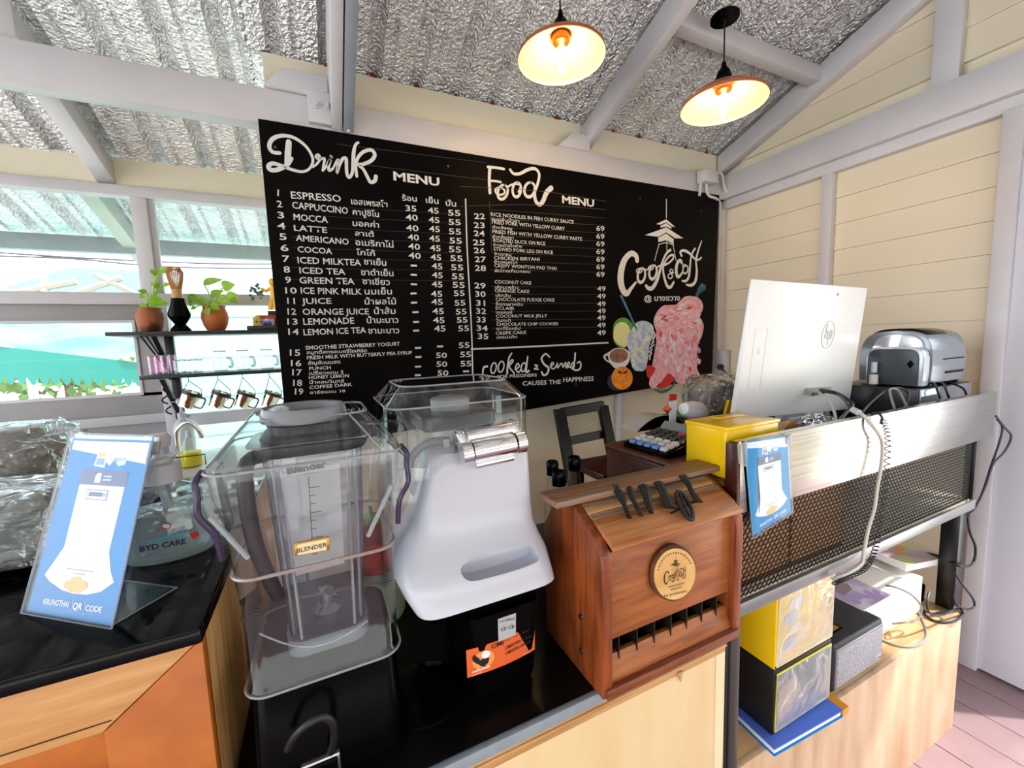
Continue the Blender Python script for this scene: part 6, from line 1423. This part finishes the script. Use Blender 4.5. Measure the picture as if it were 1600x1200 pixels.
# bag of cutlery packets, green tray, black folder behind donation box
hb = root('stuff_tray', (1.45, 1.25, 1.06), 'green rimmed tray under the clear bag behind the donation box', 'tray')
tq0 = aY(1060, 650, 1.27); tz = ZD
trx0, trx1 = 1.31, 1.62
part('tray', bx(trx0, trx1, 1.0, 1.28, ZD, ZD+.012, .003), mat('green tray', '3f8a48', .4), hb)
part('black_cloth', lathe(B(), [(0, 0), (.09, .01), (.1, .03), (.06, .05), (0, .055)], (trx0+.12, 1.1, ZD+.011), 14, sx=1.1, sy=.8), blackm, hb)
cbg = aY(1115, 625, 1.12)
bag('packet_bag', V((cbg.x+.02, 1.12, cbg.z+.015)), .13, .09, .085, 'clear bag of wrapped packets leaning behind the yellow box', mat('packed items', 'a58f80', .6, col2='5a4844', scale=16), 5)
st2 = root('tape_strip', aY(1049, 640, 1.1), 'white strip label with red tip standing at the left of the packet bag', 'label')
s_a = [aY(*q, 1.02) for q in ((1047, 660), (1056, 662), (1058, 620), (1047, 620))]
prism(bm := B(), s_a, (0, .004, 0)); part('strip', bm, whitem, st2)
prism(bm := B(), [aY(*q, 1.019) for q in ((1046, 627), (1057, 625), (1058, 616), (1047, 616))], (0, .005, 0)); part('red_tip', bm, red, st2)
st2['label'] = 'white paper strip with red tip left of the packet bag'; 
t = root('white_pouch', aY(1085, 645, 1.05), 'soft white pouch with orange end under the packet bag', 'pouch')
c = aY(1085, 642, 1.0); lathe(bm := B(), [(0, -.07), (.02, -.06), (.032, -.02), (.034, .02), (.022, .05), (0, .06)], c, 16, axm((1, .1, -.25))); part('pouch', bm, whitem, t)
c2_ = aY(1046, 640, 1.0); lathe(bm := B(), [(0, -.016), (.016, 0), (0, .016)], c2_+V((.0, .01, 0)), 12); part('orange_end', bm, mat('orange tip', 'e0602a', .5), t)
t = root('black_display', aY(1120, 600, 1.15), 'black flat panel with blue lower edge half hidden behind the computer', 'display')
q4 = [aY(*q, 1.22) for q in ((1089, 622), (1170, 622), (1170, 583), (1087, 591))]
prism(bm := B(), q4, (0, .02, 0), .002); part('panel', bm, black, t)
q4 = [aY(*q, 1.216) for q in ((1092, 617), (1170, 620), (1170, 612), (1094, 608))]
prism(bm := B(), q4, (0, .004, 0)); part('blue_edge', bm, mat('blue grey edge', '5a7286', .4), t)
pz = q4[0]; part('stand', bx(q4[0].x+.08, q4[0].x+.12, 1.225, 1.24, ZD, q4[0].z, .002), blackm, t)
t = root('yellow_stand', aY(1140, 640, .95), 'thin yellow bracket standing between the packet bag and computer', 'bracket')
q4 = [aY(*q, .95) for q in ((1133, 650), (1141, 650), (1146, 628), (1140, 625))]
prism(bm := B(), q4, (0, .01, 0)); part('bracket', bm, yellow, t)
t = root('gold_wrapper', aY(1236, 666, .66), 'small golden brown wrapper behind the steel panel by the computer', 'wrapper')
bm = B(); a = [aY(*q, .66) for q in ((1224, 672), (1250, 668), (1240, 656), (1234, 660))]; prism(bm, a, (0, .03, -.01)); part('wrapper', bm, mat('gold foil', 'b07a34', .35, .3), t)
t = root('clear_wrap', aY(1270, 655, .7), 'heap of dark clear plastic wrap below the computer', 'wrap')
bm = B(); bmesh.ops.create_icosphere(bm, subdivisions=4, radius=1)
c = aY(1262, 664, .72)
for v in bm.verts:
    d = 1+.35*noise.noise(v.co*3); v.co = V((c.x+.02+v.co.x*.09*d, c.y+v.co.y*.035*d, max(c.z+.0+v.co.z*.03*d, ZD)))
part('wrap', bm, clear('dark wrap', tint=(.45, .46, .5), refl=3, wrinkle=.8, rough=.1), t, smooth=70)

# ================================================================ LOWER CABINET and what stands on it
YQ2, ZQ = .59, .4545
lcb = root('low_cabinet', (1.45, .85, 0), 'low wood grain cabinet under the mesh desk holding speaker and boxes', 'cabinet')
qx1 = 3.465*YQ2+.01; qx0 = xr0+.022
part('front_panel', bx(qx0, qx1, YQ2, YQ2+.016, 0, ZQ, .001), cabwood, lcb)
part('top', bx(qx0, qx1, YQ2+.016, 1.03, ZQ-.016, ZQ, .001), mat('oak laminate top', 'd2ab7c', .3, col2='a67c50', scale=4, stretch=(1, 8, 8), contrast=(.35, .75)), lcb)
part('side_panel', bx(qx1-.016, qx1, YQ2+.016, 1.03, 0, ZQ-.016), cabwood, lcb)
part('side_panel', bx(qx0, qx0+.016, YQ2+.016, 1.03, 0, ZQ-.016), cabwood, lcb)
part('edge_strip', bx(qx1-.0005, qx1+.0015, YQ2, YQ2+.016, .03, ZQ, 0), mat('purplish edge', '6a5668', .5), lcb)
def aP(px, py): return aZ(px, py, ZQ)
# blue folder with orange edge
f = [aZ(1210, 1181, ZQ+.004), aZ(1317, 1119, ZQ+.004), aZ(1290, 1082, ZQ+.004), aZ(1130, 1100, ZQ+.004)]
v1 = f[1]-f[0]; fz = root('blue_folder', f[0], 'thick blue ring folder with orange edge jutting out under the black box', 'folder')
nrm_ = V((-v1.y, v1.x, 0)).normalized()
def FQ(u, v, z): p = f[0]+v1.normalized()*u+nrm_*v; return V((p.x, p.y, ZQ+.001+z))
FL = v1.length; FW = .2
for z0, z1, m_, nm_, e in ((0, .003, blue, 'cover', 0), (.003, .018, whitem, 'pages', .004), (.018, .021, mat('periwinkle blue cover', '5576d8', .35), 'cover', 0)):
    hexa(bm := B(), [FQ(e, e, z0), FQ(FL-e, e, z0), FQ(FL-e, FW, z0), FQ(e, FW, z0), FQ(e, e, z1), FQ(FL-e, e, z1), FQ(FL-e, FW, z1), FQ(e, FW, z1)]); part(nm_, bm, m_, fz, smooth=0)
hexa(bm := B(), [FQ(FL, .0, 0), FQ(FL+.028, .002, 0), FQ(FL+.028, FW, 0), FQ(FL, FW, 0), FQ(FL, .0, .02), FQ(FL+.028, .002, .02), FQ(FL+.028, FW, .02), FQ(FL, FW, .02)]); part('orange_edge', bm, mat('orange folder edge', 'e09020', .45), fz)
# stacked boxes with clear pouches
ZK = ZQ+.0225
kb0, kb1 = aZ(1208, 1152, ZK), aZ(1295, 1087, ZK)
YK0 = max((kb0.y+kb1.y)/2, YR+.006); kx0, kx1 = aY(1208, 1100, YK0).x, aY(1295, 1085, YK0).x
zmid = aY(1208, 1050, YK0).z
def pouch_box(nm, z0, z1, m, m2, label, cat, x0, x1):
    g = root(nm, ((x0+x1)/2, YK0+.1, z0), label, cat)
    part('box', bx(x0, x1, YK0, YK0+.19, z0, z1, .003), m, g)
    fr_ = [V((x0+.008, YK0-.002, z0+.01)), V((x1-.006, YK0-.002, z0+.01)), V((x1-.006, YK0-.002, z1-.012)), V((x0+.008, YK0-.002, z1-.012))]
    part('pouch_border', tb([*fr_], .0022, 6, closed=True), m2, g)
    bm = B(); nu, nv = 14, 14; G = []
    for j in range(nv+1):
        G.append([bm.verts.new(V((fr_[0].x+(fr_[1].x-fr_[0].x)*i/nu, YK0-.004-.014*math.sin(PI*i/nu)*math.sin(PI*j/nv)*(1+.6*noise.noise(V((i*.5, j*.4, z0*9)))), fr_[0].z+(fr_[3].z-fr_[0].z)*j/nv))) for i in range(nu+1)])
    for j in range(nv):
        for i in range(nu): bm.faces.new((G[j][i], G[j][i+1], G[j+1][i+1], G[j+1][i]))
    part('clear_pouch', bm, clear('pouch film', tint=(.95, .95, .97), refl=1.6, edge=.8, wrinkle=.5, wscale=14, milky=.4), g)
    return g, fr_
g1, fA = pouch_box('black_file_box', ZK, zmid, blackm, mat('yellow piping', 'e8d838', .4), 'black box with yellow edged clear pouch standing on the blue folder', 'box', kx0, kx1)
prism(bm := B(), [fA[0]+V((.01, -.0005, .006)), fA[1]+V((-.006, -.0005, .004)), fA[1]+V((-.02, -.0005, .055)), fA[0]+V((.06, -.0005, .04))], (0, .0015, 0)); part('blue_insert', bm, navy, g1)
prism(bm := B(), [fA[0]+V((.006, 0, .015)), fA[0]+V((.05, 0, .03)), fA[0]+V((.105, 0, .08)), fA[0]+V((.08, 0, .13)), fA[0]+V((.01, 0, .11))], (0, .0012, 0)); part('brown_insert', bm, mat('skin brown print', 'b08a74', .5), g1)
ztopk = zl1-.016
g2, fB = pouch_box('yellow_file_box', zmid+.0015, ztopk, mat('yellow box board', 'f2c40e', .4), whitem, 'yellow box with white edged clear pouch stacked on the black box', 'box', kx0, kx1)
for k in range(4):
    q = fB[0]+V((.02+.022*(k % 2), -.0004, .03+.035*k)); prism(bm := B(), [q, q+V((.05, 0, .004)), q+V((.055, 0, .03)), q+V((.006, 0, .026))], (0, .001, 0)); part('printed_insert', bm, mat('blue grey insert', ('a9b4d2', 'd9d6cc', 'b8c0d8', 'cfd6e6')[k], .5) if False else mat('insert %d' % k, ('a9b4d2', 'd9d6cc', 'b8c0d8', 'cfd6e6')[k], .5), g2)
for k in range(2): part('rivet', lt([(.003, 0), (.002, .002), (0, .002)], (kx0+.004, YK0, zmid+.008), 8, axm((0, -1, 0))), blackm, g2) if k == 0 else None
# speaker
s0_, s1_ = aZ(1301, 1083, ZQ), aZ(1374, 1040, ZQ)
YS_ = (s0_.y+s1_.y)/2; sx0, sx1 = max(aY(1301, 1083, YS_).x, kx1+.014), aY(1377, 1040, YS_).x
zs_ = (aY(1309, 1008, YS_).z+aY(1381, 969, YS_).z)/2
sk = root('speaker', ((sx0+sx1)/2, YS_+.06, ZQ), 'black guitar amp style speaker with silver grille and golden knob plate', 'speaker')
part('case', bx(sx0, sx1, YS_+.003, YS_+.17, ZQ+.001, zs_, .008, 3), mat('grained dark vinyl', '24272e', .45, bump=.15, scale=120, vary=.3), sk)
part('grille_frame', bx(sx0+.010, sx1-.006, YS_-.001, YS_+.006, ZQ+.012, zs_-.012, .003), mat('silver grille frame', 'a5a5ac', .3, .6), sk)
part('grille', bx(sx0+.014, sx1-.010, YS_-.003, YS_+.004, ZQ+.016, zs_-.016, .002), mat('woven silver grille', 'b9b9bd', .5, .2, col2='85858c', scale=400, contrast=(.45, .55), detail=0), sk)
part('brand_badge', bx(sx1-.055, sx1-.016, YS_-.005, YS_-.002, ZQ+.024, ZQ+.042, .001), mat('badge silver', 'c9c9cc', .3, .3), sk)
text('LMB', V((sx1-.052, YS_-.0055, ZQ+.028)), V((sx1-.02, YS_-.0055, ZQ+.028)), .01, NB, mat('dark badge print', '55555c', .5), sk)
part('knob_plate', bx(sx0+.02, sx0+.10, YS_+.04, YS_+.13, zs_+.0012, zs_+.003, .0005), mat('golden plate', 'c08a3a', .3, .7), sk)
part('plate_recess', bx(sx0+.012, sx0+.108, YS_+.034, YS_+.137, zs_-.0, zs_+.001), black, sk)
for i in range(3):
    for j in range(2): part('knob', lt([(.008, 0), (.008, .008), (.006, .011), (0, .011)], (sx0+.04+.02*i, YS_+.062+.042*j, zs_+.003), 12), mat('brass knob', 'd9a66a', .2, .8) if j else black, sk)
# white router box with artwork books
wx0, wx1 = sx1+.004, aZ(1437, 962, ZQ).x
Yw = aZ(1437, 958, ZQ).y*.5+aZ(1381, 990, ZQ).y*.5
wx0 = sx1+.006; wx1 = aY(1438, 955, Yw).x; zw = aY(1440, 902, Yw).z
rt = root('white_box', ((wx0+wx1)/2, Yw+.1, ZQ), 'plain white carton box behind the speaker with notebook on top', 'box')
part('box', bx(wx0-.12 if Yw > YS_+.18 else wx0, wx1, Yw, Yw+.22, ZQ+.001, zw, .002), mat('white carton', 'eae6e0', .4), rt)
part('socket', bx(wx0+.004, wx0+.03, Yw-.004, Yw, zw-.05, zw-.03, .001), mat('port grey', 'cfcdca'), rt)
art = mat('pastel picture print', 'd8cfe2', .3, col2='b3a0cc', scale=14, contrast=(.42, .56))
art2 = mat('landscape picture print', 'b7bc84', .3, col2='b8a9b4', scale=11, contrast=(.42, .56))
def slab(nm, c, u, v, th, mtop, label, cat, page=whitem):
    g = root(nm, c, label, cat); n = u.cross(v).normalized(); n = n if n.z > 0 else -n
    hexa(bm := B(), [c, c+u, c+u+v, c+v]+[q+n*th for q in (c, c+u, c+u+v, c+v)]); part('pages', bm, page, g, smooth=0)
    hexa(bm := B(), [q+n*th for q in (c, c+u, c+u+v, c+v)]+[q+n*(th+.0012) for q in (c, c+u, c+u+v, c+v)]); part('cover', bm, mtop, g, smooth=0)
    return g, n
c = V((wx0-.02, Yw-.012, zw+.001)); g, n_ = slab('art_notebook', c, V((.17, .0, 0)), V((0, .2, 0)), .012, art, 'pastel covered notebook lying on the white carton box', 'notebook')
prism(bm := B(), [c+V((.03, .07, .0135)), c+V((.09, .075, .0135)), c+V((.115, .1, .0135)), c+V((.09, .125, .0135)), c+V((.03, .12, .0135))], (0, 0, .0005)); part('grey_shape', bm, mat('grey brown print', '958a88', .5), g)
for k in range(5):
    q = c+V((.02+.03*k, .02+.012*(k % 2), .0135)); prism(bm := B(), [q, q+V((.02, .005, 0)), q+V((.012, .025, 0)), q+V((-.006, .018, 0))], (0, 0, .0004)); part('petal_print', bm, mat('lilac print', 'b79ad6', .5), g)
c = V((wx1-.05, Yw+.03, zw+.018)); u_ = V((.21, -.045, .0)); v_ = V((.04, .24, .0))
g, n_ = slab('picture_book', c, u_, v_, .022, art2, 'thick book with landscape cover jutting right over the adapters', 'book')
for k, (a, b, cc) in enumerate(((.25, .25, 'e0a068'), (.45, .35, 'd99a5c'), (.2, .55, 'b3a4d0'), (.35, .7, 'c6b8d8'), (.1, .4, 'e5dcea'), (.6, .5, 'e8c49a'))):
    q = c+u_*a+v_*b+n_*.0238; prism(bm := B(), [q, q+u_*.2, q+u_*.26+v_*.1, q+u_*.05+v_*.12], n_*.0004); part('cover_print', bm, mat('cover print %d' % k, cc, .5), g)
# adapters pile and cables
ad = root('power_adapter', (wx1+.05, Yw+.03, ZQ), 'pile of glossy black power adapters right of the white box', 'adapter')
for k in range(4):
    q = V((wx1+.012+.028*k, Yw+.02+.012*(k % 2), ZQ+.002+.0*k)); part('adapter', bx(q.x, q.x+.024, q.y, q.y+.12, q.z, q.z+.045+.012*(k % 3), .006), black, ad)
cord('box_cable', [aY(1384, 915, Yw-.006), aY(1400, 918, Yw-.03), aY(1425, 930, Yw-.05), aY(1440, 950, Yw-.05), aY(1432, 970, Yw-.05), aY(1410, 973, Yw-.04), aZ(1392, 975, ZQ+.004)], .003, cableg, 'thin grey cable plugged into the white carton box')
cord('floor_cable', [aZ(1378, 1000, ZQ+.004), aZ(1400, 1008, ZQ+.004), aZ(1425, 1010, ZQ+.004), aZ(1445, 1000, ZQ+.004), aZ(1448, 985, ZQ+.004), aZ(1440, 965, ZQ+.004), aZ(1434, 955, ZQ+.004)], .0036, cableg, 'grey cable looping on the cabinet top right of the speaker')
cord('adapter_cable', [aZ(1438, 950, ZQ+.005), aZ(1455, 968, ZQ+.005), aZ(1485, 972, ZQ+.005), aZ(1503, 962, ZQ+.005), aZ(1500, 950, ZQ+.01), aZ(1480, 955, ZQ+.012), aZ(1455, 958, ZQ+.012), aZ(1440, 952, ZQ+.012)], .0042, cable, 'black cable coiled on the right corner of the low cabinet')
cord('adapter_cable', [aY(1452, 925, 0.600), aY(1448, 945, 0.590), aY(1455, 960, 0.590), aY(1475, 960, 0.590), aY(1492, 948, 0.590), aY(1490, 930, 0.600)], .0036, cable, 'black cable hanging under the landscape book')
cord('leg_cable', [aY(1512, 802, 0.620), aY(1515, 830, 0.610), aY(1524, 855, 0.600), aY(1520, 880, 0.600), aY(1500, 885, 0.600), aY(1470, 870, .66), aY(1440, 862, .72)], .004, cable, 'black cable looping around the right desk leg')
cord('leg_cable', [aY(1492, 895, 0.580), aY(1505, 915, 0.580), aY(1520, 935, 0.580), aY(1522, 948, 0.580), aY(1510, 952, 0.580), aY(1495, 945, 0.580)], .0034, cable, 'dark cable loop hanging beside the right desk leg below the book')
part('cord', tb([V(q) for q in [aZ(1400, 880, ZQ+.004), aY(1410, 856, .86), aY(1430, 862, .84), aY(1455, 868, .78), aY(1478, 882, .72), aY(1488, 895, .68), aY(1492, 930, .67)]], .004, 8, sm=6), cable, ad)
